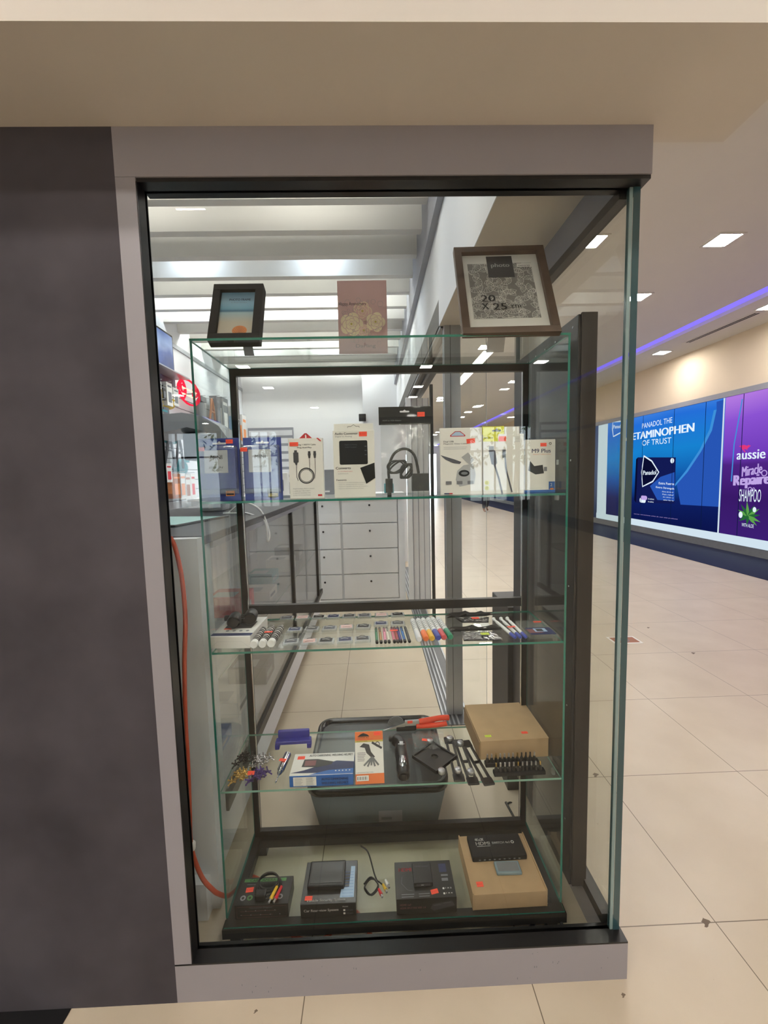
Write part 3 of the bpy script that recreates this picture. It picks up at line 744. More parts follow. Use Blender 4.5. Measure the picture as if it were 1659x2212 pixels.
mb.add([(p[0], .022 + .3 * p[1], p[2]) for p in vv], [(j * (k + 1) + i, j * (k + 1) + i + 1, (j + 1) * (k + 1) + i + 1, (j + 1) * (k + 1) + i) for j in range(k) for i in range(k)], True)
mb.build('clear_bag', o)
mb = MB().mat('black_plastic'); mb.rbox(w * .60, w * .93, .002, .016, h * .05, h * .25, .003); mb.build('adapter_housing', o)
mb = MB().mat('black_plastic'); mb.rbox(w * .10, w * .24, .004, .016, h * .04, h * .2, .002); mb.box(w * .13, w * .21, .006, .014, h * .0, h * .05); mb.build('plug_housing', o)
mb = MB().mat('black_plastic')
mb.tube(catmull([(w * .17, .01, h * .2), (w * .17, .01, h * .33), (w * .28, .008, h * .48), (w * .48, .006, h * .53), (w * .66, .008, h * .46), (w * .74, .01, h * .25)], 5), .0040, 8)
for q in range(3):
    mb.tube(catmull([(w * (.30 + .16 * cos(a) + .02 * q), .004 + .002 * q, h * (.33 + .07 * sin(a + q * .4))) for a in [i * pi / 4 for i in range(8)]], 4, True), .0026, 6, True)
    mb.tube(catmull([(w * (.50 + .11 * cos(a)), .002 + .002 * q, h * (.28 + .08 * sin(a + q * .5))) for a in [i * pi / 4 for i in range(8)]], 4, True), .0026, 6, True)
mb.build('cable', o)
# magnetic cable box
x0, x1, h = .283, .402, .188; w = x1 - x0
mb = MB().mat('white_card'); mb.rbox(0, w, 0, .014, 0, h, .001); mb.on(FRONT())
mb.mat('red_print'); mb.poly([(w * .24, h * .87), (w * .60, h * .87), (w * .60, h * .89), (w * .48, h * .95), (w * .36, h * .95), (w * .24, h * .89)])
mb.mat('pale_blue'); mb.poly([(w * .27, h * .88), (w * .57, h * .88), (w * .57, h * .892), (w * .47, h * .94), (w * .37, h * .94), (w * .27, h * .892)])
mb.mat('ink'); mb.text('Dual USB', w * .08, h * .785, w * .24, h * .024, 1); mb.text('Magnetic Data Cable', w * .08, h * .75, w * .56, h * .022, 1); mb.mat('ink_faint'); mb.lines(w * .08, h * .71, w * .6, 2, h * .025, h * .006)
mb.mat('photo_dark'); mb.poly([(0, h * .60), (w * .12, h * .575), (w * .34, h * .53), (w * .5, h * .49), (w * .46, h * .46), (w * .30, h * .475), (w * .12, h * .53)])
mb.mat('ink_faint'); mb.poly([(w * .45, h * .12), (w * .36, h * .22), (w * .40, h * .36), (w * .55, h * .44), (w * .78, h * .46), (w * .84, h * .3), (w * .80, h * .16)]); mb.poly([(w * .5, h * .56), (w * .66, h * .63), (w * .8, h * .52), (w * .7, h * .44)])
mb.mat('black_plastic'); mb.disc(w * .56, h * .32, w * .13, 20, h * .05); mb.mat('mid_grey'); mb.disc(w * .57, h * .32, w * .08, 16, h * .022)
for i in range(3): mb.mat('ink_grey'); mb.rrect(w * (.12 + .26 * i), h * .155, w * .14, h * .05, .001)
mb.mat('navy'); mb.rect(w * .08, h * .01, w * .12, h * .018); mb.mat('red_print'); mb.rect(w * .20, h * .01, w * .08, h * .018)
o = mb.build('magnetic_cable_box', loc=(x0, .20, Z1), rot=(-.02, 0, 0), label='white cable box with red outlined triangular hanging hole, Dual USB magnetic cable', cat='cable box', group=UG)
sticker(o, FRONT(), w * .73, h * .80, .024, .013, .1)
# yellow and white charging cable box
x0, x1, h = .405, .521, .168; w = x1 - x0
mb = MB().mat('cream_card'); mb.rbox(0, w, 0, .03, 0, h, .001); mb.on(FRONT())
mb.mat('yellow_print'); mb.rect(0, h * .88, w * .36, h * .12); mb.mat('ink'); mb.text('baseus', w * .02, h * .93, w * .22, h * .03, 1)
mb.mat('ink_faint'); mb.lines(w * .76, h * .94, w * .18, 4, h * .025, h * .006)
mb.mat('photo_dark'); mb.poly([(w * .13, h * .73), (w * .29, h * .73), (w * .34, h * .52), (w * .29, h * .47), (w * .20, h * .5)]); mb.mat('mid_grey'); mb.rect(w * .14, h * .73, w * .12, h * .07)
mb.mat('photo_dark'); mb.stroke([(w * .27, h * .5), (w * .38, h * .25), (w * .46, 0)], .005); mb.stroke([(w * .52, h * .72), (w * .56, h * .4), (w * .70, h * .02)], .0045); mb.rect(w * .47, h * .6, w * .08, h * .14)
mb.mat('yellow_print'); mb.disc(w * .08, h * .19, .006); mb.disc(w * .08, h * .10, .006); mb.mat('ink'); mb.ring(w * .08, h * .19, .003, .001); mb.ring(w * .08, h * .10, .003, .001)
o = mb.build('charging_cable_box', loc=(x0, .20, Z1), rot=(-.02, 0, 0), label='cream box with yellow corner and two black cable plugs pictured', cat='cable box', group=UG)
t = MB().mat('yellow_print'); t.rbox(w * .01, w * .55, .012, .014, h * .97, h * 1.14, .0005); t.mat('cream_card'); t.rbox(w * .56, w * .93, .012, .014, h * .97, h * 1.13, .0005); t.on(FRONT(0, .0118, 0)).mat('mid_grey'); t.rrect(w * .25, h * 1.05, w * .22, h * .03, .002); t.disc(w * .36, h * 1.08, .004); t.build('hang_tab', o, label='yellow hang tab')
sticker(o, FRONT(), w * .47, h * .92, .021, .014)
# M9 Plus box
x0, x1, h = .548, .622, .152; w = .088; x0 = .532
mb = MB().mat('cream_card'); mb.rbox(0, w, 0, .025, .006, h, .001); mb.mat('blue_box'); mb.rbox(-.0003, w + .0003, -.0003, .0253, 0, .007, .001); mb.on(FRONT())
mb.mat('navy'); mb.text('M9 Plus', w * .22, h * .75, w * .62, h * .075, 1); mb.mat('orange_print'); mb.text('ANDROID TV SERIES DONGLE', w * .25, h * .71, w * .6, h * .018)
mb.mat('ink'); mb.ring(w * .83, h * .92, .003, .0015); mb.mat('ink_faint'); mb.text('Smart Android Dongle', w * .7, h * .87, w * .26, h * .012)
mb.mat('black_plastic'); mb.poly([(w * .16, h * .60), (w * .3, h * .50), (w * .58, h * .52), (w * .62, h * .36), (w * .34, h * .34), (w * .1, h * .42)]); mb.mat('mid_grey'); mb.rect(w * .62, h * .40, w * .1, h * .08)
mb.mat('ink_faint'); mb.text('Model of Android Dongle', w * .15, h * .07, w * .42, h * .016); mb.mat('blue_box'); mb.rect(w * .78, h * .05, w * .2, h * .15); mb.mat('white_card'); mb.text('2', w * .83, h * .11, w * .06, h * .06, 1); mb.mat('orange_print'); mb.disc(w * .88, h * .06, .006, 16, .003)
o = mb.build('dongle_box', loc=(x0, .22, Z1), rot=(-.02, 0, .0), label='small cream box with blue base reading M9 Plus, rightmost on the upper shelf', cat='dongle box', group=UG)
sticker(o, FRONT(), w * .60, h * .90, .018, .010)

# ------------------------------------------------------------------ top shelf: two frames and a card
def photo_frame(name, loc, w, h, th, bw, lean, rz, label, wood, art):
    r = empty(name, loc, (0, 0, rz), label=label, cat='photo frame', group='photo frames on top of the cabinet')
    R = Matrix.Rotation(-lean, 4, 'X')
    mb = MB().on(R).mat(wood)
    mb.rbox(0, w, 0, th, 0, bw, .0012); mb.rbox(0, w, 0, th, h - bw, h, .0012); mb.rbox(0, bw, 0, th, bw, h - bw, .0012); mb.rbox(w - bw, w, 0, th, bw, h - bw, .0012)
    mb.build('moulding', r)
    mb = MB().on(R).mat('dark_grey'); mb.box(bw * .6, w - bw * .6, th * .72, th * .95, bw * .6, h - bw * .6); mb.build('back_board', r)
    mb = MB().on(R).mat('dark_grey'); mb.prism([(th * .95, h * .62), (th * .95 + .003, h * .62), (h * .36, .004 + h * .0), (h * .36 - .012, 0)], w * .42, w * .58, 'x'); 
    # strut reaches back to the glass
    s = mb
    mb = MB().mat('dark_grey'); yt = th + sin(lean) * h * .62; zt = cos(lean) * h * .62
    mb.prism([(yt, zt), (yt + .004, zt), (yt + .075, .0), (yt + .068, .0)], w * .40, w * .60, 'x'); mb.build('strut', r)
    art(r, R)
    return r
def art_beach(r, R):
    w, h, bw, th = .136, .19, .021, .030
    mb = MB().on(R @ FRONT(bw, th * .35, bw)).mat('beach'); a, b = w - 2 * bw, h - 2 * bw
    mb.rect(0, 0, a, b); mb.build('picture', r)
    mb = MB().on(R @ FRONT(bw, th * .35 - .0004, bw)).mat('navy'); mb.text('PHOTO FRAME', a * .24, b * .80, a * .62, b * .05, 1); mb.mat('ink_grey'); mb.text('8 x 10 inch / 13 x 18 cm', a * .3, b * .745, a * .46, b * .02); mb.build('caption', r)
    mb = MB().on(R @ FRONT(bw, th * .35 - .0004, bw))
    mb.mat('orange_print'); mb.disc(a * .62, b * .11, a * .21, 24, b * .11); mb.mat('brown')
    for i in range(-4, 5): mb.stroke([(a * .62, b * .01), (a * (.62 + .045 * i), b * (.20 - .005 * i * i))], .0006)
    mb.build('shell_print', r)
photo_frame('framed_picture', (-.334, .158, ZT), .136, .19, .030, .021, .42, .0, 'small black photo frame showing a beach and an orange shell', 'black_matte', art_beach)
def art_wood(r, R):
    w, h, bw, th = .258, .318, .021, .018
    mb = MB().on(R @ FRONT(bw, th * .7, bw)); a, b = w - 2 * bw, h - 2 * bw
    mb.mat('white_card'); mb.rect(0, 0, a, b)
    mb.mat('pattern_grey'); mb.rect(a * .07, b * .14, a * .84, b * .74)
    mb.mat('white_card'); random.seed(3)
    for gi in range(6):
        for gj in range(8):
            cx, cy = a * (.13 + gi * .146 + random.uniform(-.03, .03)), b * (.17 + gj * .094 + random.uniform(-.02, .02)); a0 = random.uniform(0, 6.28); R1 = random.uniform(.017, .023)
            P2 = lambda k: (min(max(cx + R1 * cos(a0 + k * .42), a * .075), a * .905), min(max(cy + R1 * sin(a0 + k * .42), b * .145), b * .875))
            for k in range(9):
                mb.lay = 3; mb.stroke([(cx + .15 * (P2(k)[0] - cx), cy + .15 * (P2(k)[1] - cy)), P2(k)], .0008)
            mb.lay = 4; mb.stroke([P2(k) for k in range(9)], .0009)
    mb.lay = 6
    mb.mat('dark_grey'); mb.rect(a * .33, b * .68, a * .34, b * .30); mb.mat('ink_faint'); mb.text('photo', a * .38, b * .81, a * .24, b * .07, 1)
    mb.mat('white_card'); mb.rect(a * .72, b * .82, a * .2, b * .05); mb.mat('ink'); mb.text('memories', a * .74, b * .83, a * .15, b * .022)
    mb.text('20', a * .19, b * .36, a * .18, b * .085, 1); mb.text('x', a * .19, b * .26, a * .09, b * .08); mb.text('25', a * .33, b * .25, a * .17, b * .085, 1); mb.text('cm', a * .56, b * .27, a * .12, b * .04, 1)
    mb.build('picture', r, label='white mount with grey fan pattern reading photo 20 x 25 cm')
photo_frame('framed_picture', (.337, .142, ZT), .258, .318, .018, .021, .45, -.03, 'large brown wooden photo frame with grey fan pattern print', 'wood', art_wood)
r = MB().mat('pink_card')
w, h = .146, .212; r.rbox(0, w, 0, .0015, 0, h, .0004); r.on(FRONT())
for cx, cy, R1, m_ in ((.50, .58, .19, 'rose_pink'), (.27, .40, .25, 'rose_cream'), (.76, .42, .21, 'rose_cream'), (.52, .30, .12, 'rose_pink')):
    for k in range(4):
        q = 1 - k * .26
        for j in range(5):
            t = j * 1.257 + k * .7; X = w * (cx + R1 * q * .52 * cos(t)); Yy = h * cy + w * R1 * q * .52 * sin(t)
            r.mat('pink_card' if m_ == 'rose_cream' else 'rose_cream'); r.disc(X, Yy, w * R1 * q * .52, 14); r.mat(m_); r.disc(X - w * .006 * cos(t), Yy - w * .006 * sin(t), w * R1 * q * .47, 14)
    r.mat('gold_print'); r.disc(w * cx, h * cy, w * .022)
r.mat('leaf_grey')
for k in range(26): 
    cx, cy = random.uniform(.05, .95), random.uniform(.1, .35) if k % 2 else random.uniform(.5, .72); r.ring(w * cx, h * cy, w * random.uniform(.02, .06), .0007, 10)
r.mat('ink'); r.text('Happy Anniversary', w * .03, h * .62, w * .55, h * .06); r.mat('ink_grey'); r.text('Darling', w * .35, h * .05, w * .4, h * .06)
o = r.build('greeting_card', loc=(0, .309, ZT), rot=(-.015, 0, 0), label='pink greeting card with cream roses standing between the photo frames', cat='greeting card')

# ------------------------------------------------------------------ second shelf
T2 = lambda: TOP(0, 0, 0)
w, d, h = .116, .165, .034
mb = MB().mat('white_card'); mb.rbox(0, w, 0, d, 0, h, .001); mb.on(TOP(0, 0, h)).mat('navy'); mb.rect(0, .008, w, .02)
mb.mat('ink_grey')
for i in range(4): mb.disc(w * (.3 + .17 * i), .045, .005)
mb.mat('dark_grey'); mb.rrect(w * .15, .065, w * .7, .06, .004)
mb.on(FRONT()).mat('ink_faint'); mb.stroke([(.002, .002), (w * .2, h * .6), (w * .8, h * .6), (w - .002, .002)], .0004)
o = mb.build('gadget_box', loc=(-.384, .178, Z2), rot=(0, 0, -.05), label='white flat box with dark blue stripe at the left end of the middle shelf', cat='gadget box')
sticker(o, TOP(0, 0, h), .03, .06, .022, .010)
r = empty('dual_barrel_lens', (-.325, .262, Z2 + h + .001), (0, 0, .15), label='black twin-barrel gadget lying on the white box with blue stripe', cat='gadget')
for x, y in ((-.012, 0), (.032, .022)):
    mb = MB().mat('black_plastic'); mb.tube([(x, y - .03, .020), (x, y - .026, .020), (x, y + .015, .020), (x, y + .03, .018)], [.018, .0195, .0195, .012], 20, caps=False); mb.tube([(x, y - .03, .020), (x, y - .01, .020)], [.015, .010], 20); mb.build('barrel', r)
mb = MB().mat('black_plastic'); mb.rbox(-.02, .05, -.005, .022, .006, .030, .006); mb.rbox(-.045, -.02, .005, .018, .014, .03, .004); mb.mat('mid_grey'); mb.rbox(.0, .02, -.0065, -.005, .022, .024, .0003); mb.build('bridge', r)
# glue tubes
def lying_tube(name, p, q, rad, body, cap, label, cat, group, capback='silver'):
    p = Vector(p); q = Vector(q); L = (q - p).length
    o = empty(name, (p.x, p.y, p.z), (0, 0, math.atan2(-(q.x - p.x), q.y - p.y)), label=label, cat=cat, group=group)
    mb = MB().mat(body); mb.tube([(0, .012, rad), (0, L * .82, rad)], rad, 16); mb.mat('ink_grey')
    if body == 'ink':
        mb.mat('white_card')
        for k in range(11): mb.tube([(0, .022 + k * .0085 + .002 * (k % 3), rad), (0, .0232 + k * .0085 + .003 * (k % 3), rad)], rad * 1.01, 16, caps=False)
    mb.build('barrel', o)
    mb = MB().mat(cap); mb.tube([(0, -.002, rad), (0, 0, rad), (0, .014, rad)], [rad * .95, rad * 1.06, rad * 1.06], 16); mb.build('cap', o)
    mb = MB().mat(capback); mb.tube([(0, L * .82, rad), (0, L * .9, rad), (0, L, rad)], [rad * .9, rad * .45, rad * .3], 12); mb.build('tip', o)
    return o
for i, (a, b) in enumerate((((-.258, .172), (-.262, .31)), ((-.234, .173), (-.236, .315)), ((-.21, .175), (-.208, .315)))):
    o = lying_tube('marker_tube', (*a, Z2), (*b, Z2), .0108, 'ink', 'white_plastic', '%s silver-black tube with flat white end cap beside the gadget box' % ('left', 'middle', 'right')[i], 'tube', 'white capped tubes on the middle shelf')
    if i == 1: sticker(o, TOP(0, 0, .0222), .004, .06, .024, .010)
# photo keyrings
KEY = [(-.212, .400), (-.159, .400), (-.104, .400), (-.055, .400), (-.002, .400), (.05, .400), (.108, .400), (.163, .400),
       (-.165, .290), (-.112, .293), (-.057, .293), (-.004, .298), (.049, .298), (.105, .318), (.159, .316),
       (-.158, .196), (-.105, .193), (-.056, .194), (-.002, .196), (.049, .199)]
prints = ['photo_dark', 'ink', 'dark_grey', 'rose_pink', 'navy']
kproto = {}
for i, (x, y) in enumerate(KEY):
    row = 'back' if i < 8 else ('middle' if i < 15 else 'front'); n = i if i < 8 else (i - 8 if i < 15 else i - 15)
    lab = 'clear acrylic photo keyring, %s from the left in the %s row' % (ORD[n], row)
    pk = prints[(i * 3) % 5]
    if pk not in kproto:
        o = empty('photo_keyring', (x, y, Z2), (0, 0, 0), label=lab, cat='keyring', group='clear photo keyrings on the middle shelf')
        mb = MB().mat('acrylic'); mb.rbox(-.0235, .0235, -.0185, .0185, 0, .008, .0032); mb.mat('ink_faint'); mb.box(-.0195, .0195, -.0145, .0145, .0078, .0083); mb.build('acrylic_block', o)
        mb = MB().mat(pk); mb.box(-.0172, .0172, -.0122, .0122, .0083, .0087); mb.on(TOP(0, 0, .0087)).mat('white_card'); mb.stroke([(-.012, .003), (-.002, .006), (.01, .001)], .0022); mb.mat('ink'); mb.stroke([(-.012, -.006), (.0, -.003), (.012, -.007)], .002); mb.build('photo_insert', o)
        mb = MB().mat('dark_grey'); mb.tube([(.010 * cos(a), .027 + .008 * sin(a), .002) for a in [k * pi / 8 for k in range(16)]], .0009, 5, True); mb.tube([(0, .016, .004), (0, .021, .003)], .0012, 5); mb.build('split_ring', o)
        kproto[pk] = o
    else:
        o = copy_tree(kproto[pk]); o.location = (x, y, Z2); o['label'] = lab
    o.rotation_euler = (0, 0, random.uniform(-.12, .12))
# stylus pens
STY = [('st_green', 'green'), ('st_tan', 'tan'), ('st_pink', 'pink'), ('st_white', 'white'), ('st_rose', 'rose pink'), ('st_wine', 'wine red'), ('st_violet', 'violet'), ('st_blue', 'blue'), ('st_black', 'black')]
for i, (m_, c) in enumerate(STY):
    x = (.091, .103, .115, .126, .141, .151, .160, .171, .184)[i]
    o = empty('stylus_pen', (x, .168, Z2), (0, 0, random.uniform(.01, .05)), label='%s stylus pen lying in the row of nine coloured pens' % c, cat='stylus pen', group='stylus pens on the middle shelf')
    MB().mat(m_).tube([(0, .012, .0045), (0, .105, .0045)], .0042, 12).build('barrel', o)
    MB().mat('black_plastic').tube([(0, 0, .0045), (0, .003, .0045), (0, .012, .0045)], [.003, .0046, .0046], 12).build('rubber_tip', o)
    mb = MB().mat('black_plastic'); mb.tube([(0, .105, .0045), (0, .115, .0045)], [.0045, .0035], 12); mb.rbox(-.0012, .0012, .075, .113, .0085, .010, .0004); mb.build('clip', o)
    if i == 4: sticker(o, TOP(0, 0, .0105), .004, .075, .024, .009)
MK = [('cap_white', 'white'), ('cap_orange', 'orange'), ('cap_yellow', 'yellow'), ('cap_blue', 'blue'), ('cap_red', 'red'), ('cap_green', 'green')]
for i, (m_, c) in enumerate(MK):
    x = (.212, .232, .2495, .268, .285, .304)[i]
    o = empty('paint_marker', (x, .174 + .002 * i, Z2), (0, 0, .03 + .01 * i), label='white barrelled marker with %s cap on the middle shelf' % c, cat='marker', group='paint markers on the middle shelf')
    mb = MB().mat('white_plastic'); mb.tube([(0, .05, .0085), (0, .155, .0085), (0, .16, .0085)], [.0082, .0082, .006], 14); mb.mat('ink_grey')
    for k in range(5): mb.tube([(0, .07 + k * .014, .0085), (0, .073 + k * .014, .0085)], .0084, 14, caps=False)
    mb.build('barrel', o)
    MB().mat(m_).tube([(0, 0, .0085), (0, .003, .0085), (0, .052, .0085)], [.007, .0088, .0086], 14).build('cap', o, label='%s cap' % c)
# patterned packets with black flaps
def crumple_quad(mb, pts, nx, ny, amp, z0):
    a, b, c, d = [Vector((*p, 0)) for p in pts]; v = []
    for j in range(ny + 1):
        for i in range(nx + 1):
            u, t = i / nx, j / ny; p = (a * (1 - u) + b * u) * (1 - t) + (d * (1 - u) + c * u) * t
            v.append((p.x, p.y, z0 + .002 + amp * (sin(i * 2.1 + j * 1.3) * .5 + .5)))
    mb.add(v, [(j * (nx + 1) + i, j * (nx + 1) + i + 1, (j + 1) * (nx + 1) + i + 1, (j + 1) * (nx + 1) + i) for j in range(ny) for i in range(nx)], True)
    n = len(v); mb.add([(p[0], p[1], z0) for p in (v[0], v[nx], v[-1], v[-nx - 1])], [(3, 2, 1, 0)])
    return v
for i, (pts, st) in enumerate((([(.366, .318), (.450, .312), (.462, .352), (.352, .362)], 'sticker'), ([(.340, .172), (.452, .168), (.442, .228), (.345, .238)], 'sticker_yellow'))):
    mb = MB().mat('black_card'); v = crumple_quad(mb, pts, 10, 5, .003, Z2); mb.mat('white_card')
    mb.on(TOP(0, 0, Z2 + .0052))
    for k in range(46):
        u, t = random.uniform(.03, .92), random.uniform(.06, .9); a, b, c, d = [Vector(p) for p in pts]; p = (a * (1 - u) + b * u) * (1 - t) + (d * (1 - u) + c * u) * t
        mb.stroke([(p.x, p.y), (p.x + random.uniform(.003, .008), p.y + random.uniform(-.004, .004))], .0014); mb.lay = 0
    o = mb.build('patterned_packet', label='%s black and white patterned packet with %s sticker' % (('rear', 'orange'), ('front', 'yellow'))[i], cat='packet', group='patterned packets on the middle shelf')
    c = (Vector(pts[0]) + Vector(pts[2])) / 2; sticker(o, TOP(0, 0, Z2 + .0062), c.x + (.0, .018)[i], c.y + .004, .024, .016, 0, st, '%s price sticker' % ('orange-red', 'yellow-green')[i])
for i, pts in enumerate(([(.322, .368), (.455, .372), (.50, .392), (.36, .408)], [(.305, .246), (.44, .246), (.51, .262), (.345, .272)])):
    mb = MB().mat('black_matte'); crumple_quad(mb, pts, 8, 3, .009, Z2)
    mb.build('black_pouch', label='%s crumpled flat black pouch behind a patterned packet' % ('rear', 'front')[i], cat='pouch', group='black pouches on the middle shelf')
mb = MB().mat('white_card'); mb.box(.42, .447, .275, .308, Z2, Z2 + .0008); mb.build('paper_slip', label='small blank white paper slip between the two patterned packets', cat='paper slip')
for i in range(3):
    x = (.489, .504, .520)[i]
    o = empty('gel_pen', (x, .172, Z2), (0, 0, (.12, .06, .03)[i]), label='%s blue ended white pen with ring top near the right end of the shelf' % ('left', 'middle', 'right')[i], cat='pen', group='ring top pens on the middle shelf')
    MB().mat('white_plastic').tube([(0, .03, .005), (0, .13, .005)], .0048, 12).build('barrel', o)
    MB().mat('cap_blue').tube([(0, 0, .005), (0, .003, .005), (0, .032, .005)], [.003, .0052, .0052], 12).build('cap', o)
    mb = MB().mat('white_plastic'); mb.tube([(0, .13, .005), (0, .15, .006)], [.0035, .0035], 8); mb.ball((0, .155, .0062), .0062, 10, 6); mb.build('ring_top', o)
    if i == 1: sticker(o, TOP(0, 0, .0104), 0, .07, .024, .010)
r = empty('card_case', (.531, .170, Z2), label='clear flat case holding a dark printed card at the right shelf end', cat='plastic case')
mb = MB().mat('film'); mb.rbox(0, .085, 0, .125, 0, .010, .001); mb.build('clear_case', r)
mb = MB().mat('navy'); mb.box(.006, .079, .006, .06, .0102, .0106); mb.on(TOP(.006, .006, .0106)).mat('maroon_print'); mb.rect(.0, .012, .04, .03); mb.mat('pale_blue'); mb.rect(.02, .02, .036, .026); mb.mat('dark_grey'); mb.rect(.026, .024, .02, .018); mb.build('printed_card', r)
sticker(r, TOP(0, 0, .0108), .062, .105, .024, .010)

# ------------------------------------------------------------------ third shelf
def gem(name, c, m_, lab, m2=None):
    o = MB().mat(m_); random.seed(hash(m_) % 7 + 3)
    for k in range(9):
        a = k * 2.4; rr = .006 + .0075 * (k % 4); x, y = rr * 1.35 * cos(a), rr * sin(a); z = .010 + .009 * (k % 3)
        for t in range(6):
            an = t * pi / 3 + k; tip = Vector((x + .011 * cos(an), y + .007 * sin(an), z + .009 * sin(an * 1.7)))
            o.tube([(x, y, z), tip], [.0026, .0018], 5); o.ball(tip, .0028, 6, 4)
    return o.build(name, loc=(c[0], c[1], Z3), label=lab, cat='bead cluster', group='metallic bead clusters on the third shelf')
gem('bead_cluster', (-.335, .262), 'black_plastic', 'black bead cluster, rear left of the four clusters')
gem('bead_cluster', (-.280, .252), 'chrome', 'silver bead cluster, rear right of the four clusters')
gem('bead_cluster', (-.322, .190), 'gold', 'gold bead cluster, front left of the four clusters')
o = gem('bead_cluster', (-.272, .190), 'violet_metal', 'violet bead cluster, front right of the four clusters')
sticker(o, TOP(0, 0, .028) @ Matrix.Rotation(.5, 4, 'X'), -.018, -.004, .02, .011)
r = empty('soldering_tip', (-.215, .165, Z3), (0, 0, -.10), label='polished silver pen tool with narrow tip beside the blue helmet box', cat='pen tool')
MB().mat('chrome').tube([(0, .045, .011), (0, .050, .011), (0, .12, .011)], [.0085, .0105, .0105], 20).build('barrel', r)
MB().mat('chrome').tube([(0, 0, .009), (0, .004, .009), (0, .012, .010), (0, .03, .010), (0, .036, .011), (0, .046, .011)], [.0012, .0028, .0014, .002, .007, .008], 14).build('nozzle', r)
sticker(r, TOP(0, 0, .0225), -.002, .078, .022, .012, -.1)
r = empty('phone_cradle', (-.195, .345, Z3), (0, 0, .03), label='purple-blue plastic phone cradle behind the helmet box', cat='phone cradle')
mb = MB().mat('purple_plastic'); mb.rbox(-.052, .052, .0, .012, .022, .052, .005, 3); mb.build('back_plate', r)
mb = MB().mat('purple_plastic'); mb.rbox(-.058, .058, -.018, .008, .014, .026, .004, 3); mb.build('tray', r)
for x in (-.052, .052): MB().mat('purple_plastic').rbox(x - .007, x + .007, -.020, .004, 0, .018, .003, 3).build('foot', r)
# helmet box
w, d, h = .184, .095, .034
mb = MB().mat('blue_box'); mb.rbox(0, w, 0, d, 0, h, .001); mb.on(TOP(0, 0, h))
mb.mat('white_card'); mb.rect(0, .0, w, d); mb.mat('navy'); mb.poly([(w * .0, d * .12), (w, d * .06), (w, d * .55), (w * .72, d * .62), (w * .45, d * .42), (w * .2, d * .22)])
mb.mat('blue_box'); mb.poly([(w * .3, d * .02), (w, d * .02), (w, d * .25), (w * .6, d * .2)])
mb.mat('ink'); mb.text('AUTO DARKENING WELDING HELMET', w * .25, d * .84, w * .72, d * .10, 1)
mb.mat('black_plastic'); mb.poly([(w * .16, d * .38), (w * .18, d * .72), (w * .40, d * .72), (w * .66, d * .58), (w * .64, d * .45), (w * .42, d * .34)]); mb.mat('maroon_print'); mb.rect(w * .20, d * .42, w * .18, d * .24)
mb.mat('white_card')
for i in range(5): mb.disc(w * (.72 + .055 * i), d * .16, .0022)
mb.on(FRONT()).mat('white_card'); mb.rect(w * .06, h * .08, w * .36, h * .8); mb.mat('ink_grey'); mb.lines(w * .08, h * .78, w * .13, 8, h * .09, h * .02); mb.lines(w * .26, h * .78, w * .13, 8, h * .09, h * .02)
mb.mat('navy'); mb.text('AUTO DARKENING', w * .5, h * .56, w * .42, h * .2, 1); mb.text('WELDING HELMET', w * .5, h * .2, w * .42, h * .2, 1)
o = mb.build('helmet_box', loc=(-.172, .156, Z3), label='blue and white box reading AUTO DARKENING WELDING HELMET', cat='tool box', group='tool boxes on the third shelf')
sticker(o, TOP(0, 0, h), .022, d * .80, .022, .014)
# orange escape tool box, leaning back
w, h, d = .084, .135, .026
mb = MB().mat('white_card'); mb.rbox(0, w, 0, d, 0, h, .001); mb.on(FRONT())
mb.mat('orange_box'); mb.rect(0, h * .82, w, h * .18); mb.rect(0, 0, w, h * .19); mb.mat('gold_print'); mb.rect(0, h * .79, w, h * .035)
mb.mat('ink'); mb.poly([(w * .08, h * .90), (w * .2, h * .95), (w * .3, h * .97), (w * .45, h * .94), (w * .52, h * .90)]); mb.text('ARMOR ALL', w * .1, h * .868, w * .4, h * .025, 1)
mb.mat('red_print'); mb.text('5 LED EMERGENCY FLASHLIGHT', w * .05, h * .835, w * .6, h * .02); mb.mat('ink'); mb.text('MULTI TOOL', w * .05, h * .80, w * .4, h * .018)
mb.mat('dark_grey'); mb.poly([(w * .16, h * .70), (w * .3, h * .77), (w * .5, h * .74), (w * .56, h * .60), (w * .70, h * .5), (w * .60, h * .47), (w * .40, h * .58), (w * .34, h * .68)])
mb.mat('mid_grey')
for k in range(5): mb.stroke([(w * .6, h * .50), (w * (.3 + .13 * k), h * (.34 - .02 * (k % 2)))], .005)
mb.mat('dark_grey'); mb.stroke([(w * .6, h * .78), (w * .95, h * .66)], .006); mb.ring(w * .8, h * .74, .006, .002)
mb.mat('ink_grey'); mb.lines(w * .08, h * .58, w * .3, 6, h * .03, h * .01); mb.mat('ink'); mb.text('5 LED FLASHLIGHT/MULTI TOOL', w * .03, h * .205, w * .6, h * .018)
mb.mat('white_card'); mb.rect(w * .04, h * .06, w * .42, h * .1); mb.mat('ink')
for i in range(12): mb.rect(w * (.07 + .03 * i), h * .08, w * (.008 + .01 * (i % 3 == 0)), h * .06)
o = mb.build('flashlight_box', loc=(.018, .156, Z3), rot=(-.55, 0, .02), label='orange and white flashlight tool box leaning back on the third shelf', cat='tool box', group='tool boxes on the third shelf')
sticker(o, FRONT(), w * .8, h * .95, .02, .010)
MB().mat('ink_grey').box(.025, .095, .235, .26, Z3, Z3 + .045).build('box_prop', label='grey block propping up the orange flashlight box', cat='box')
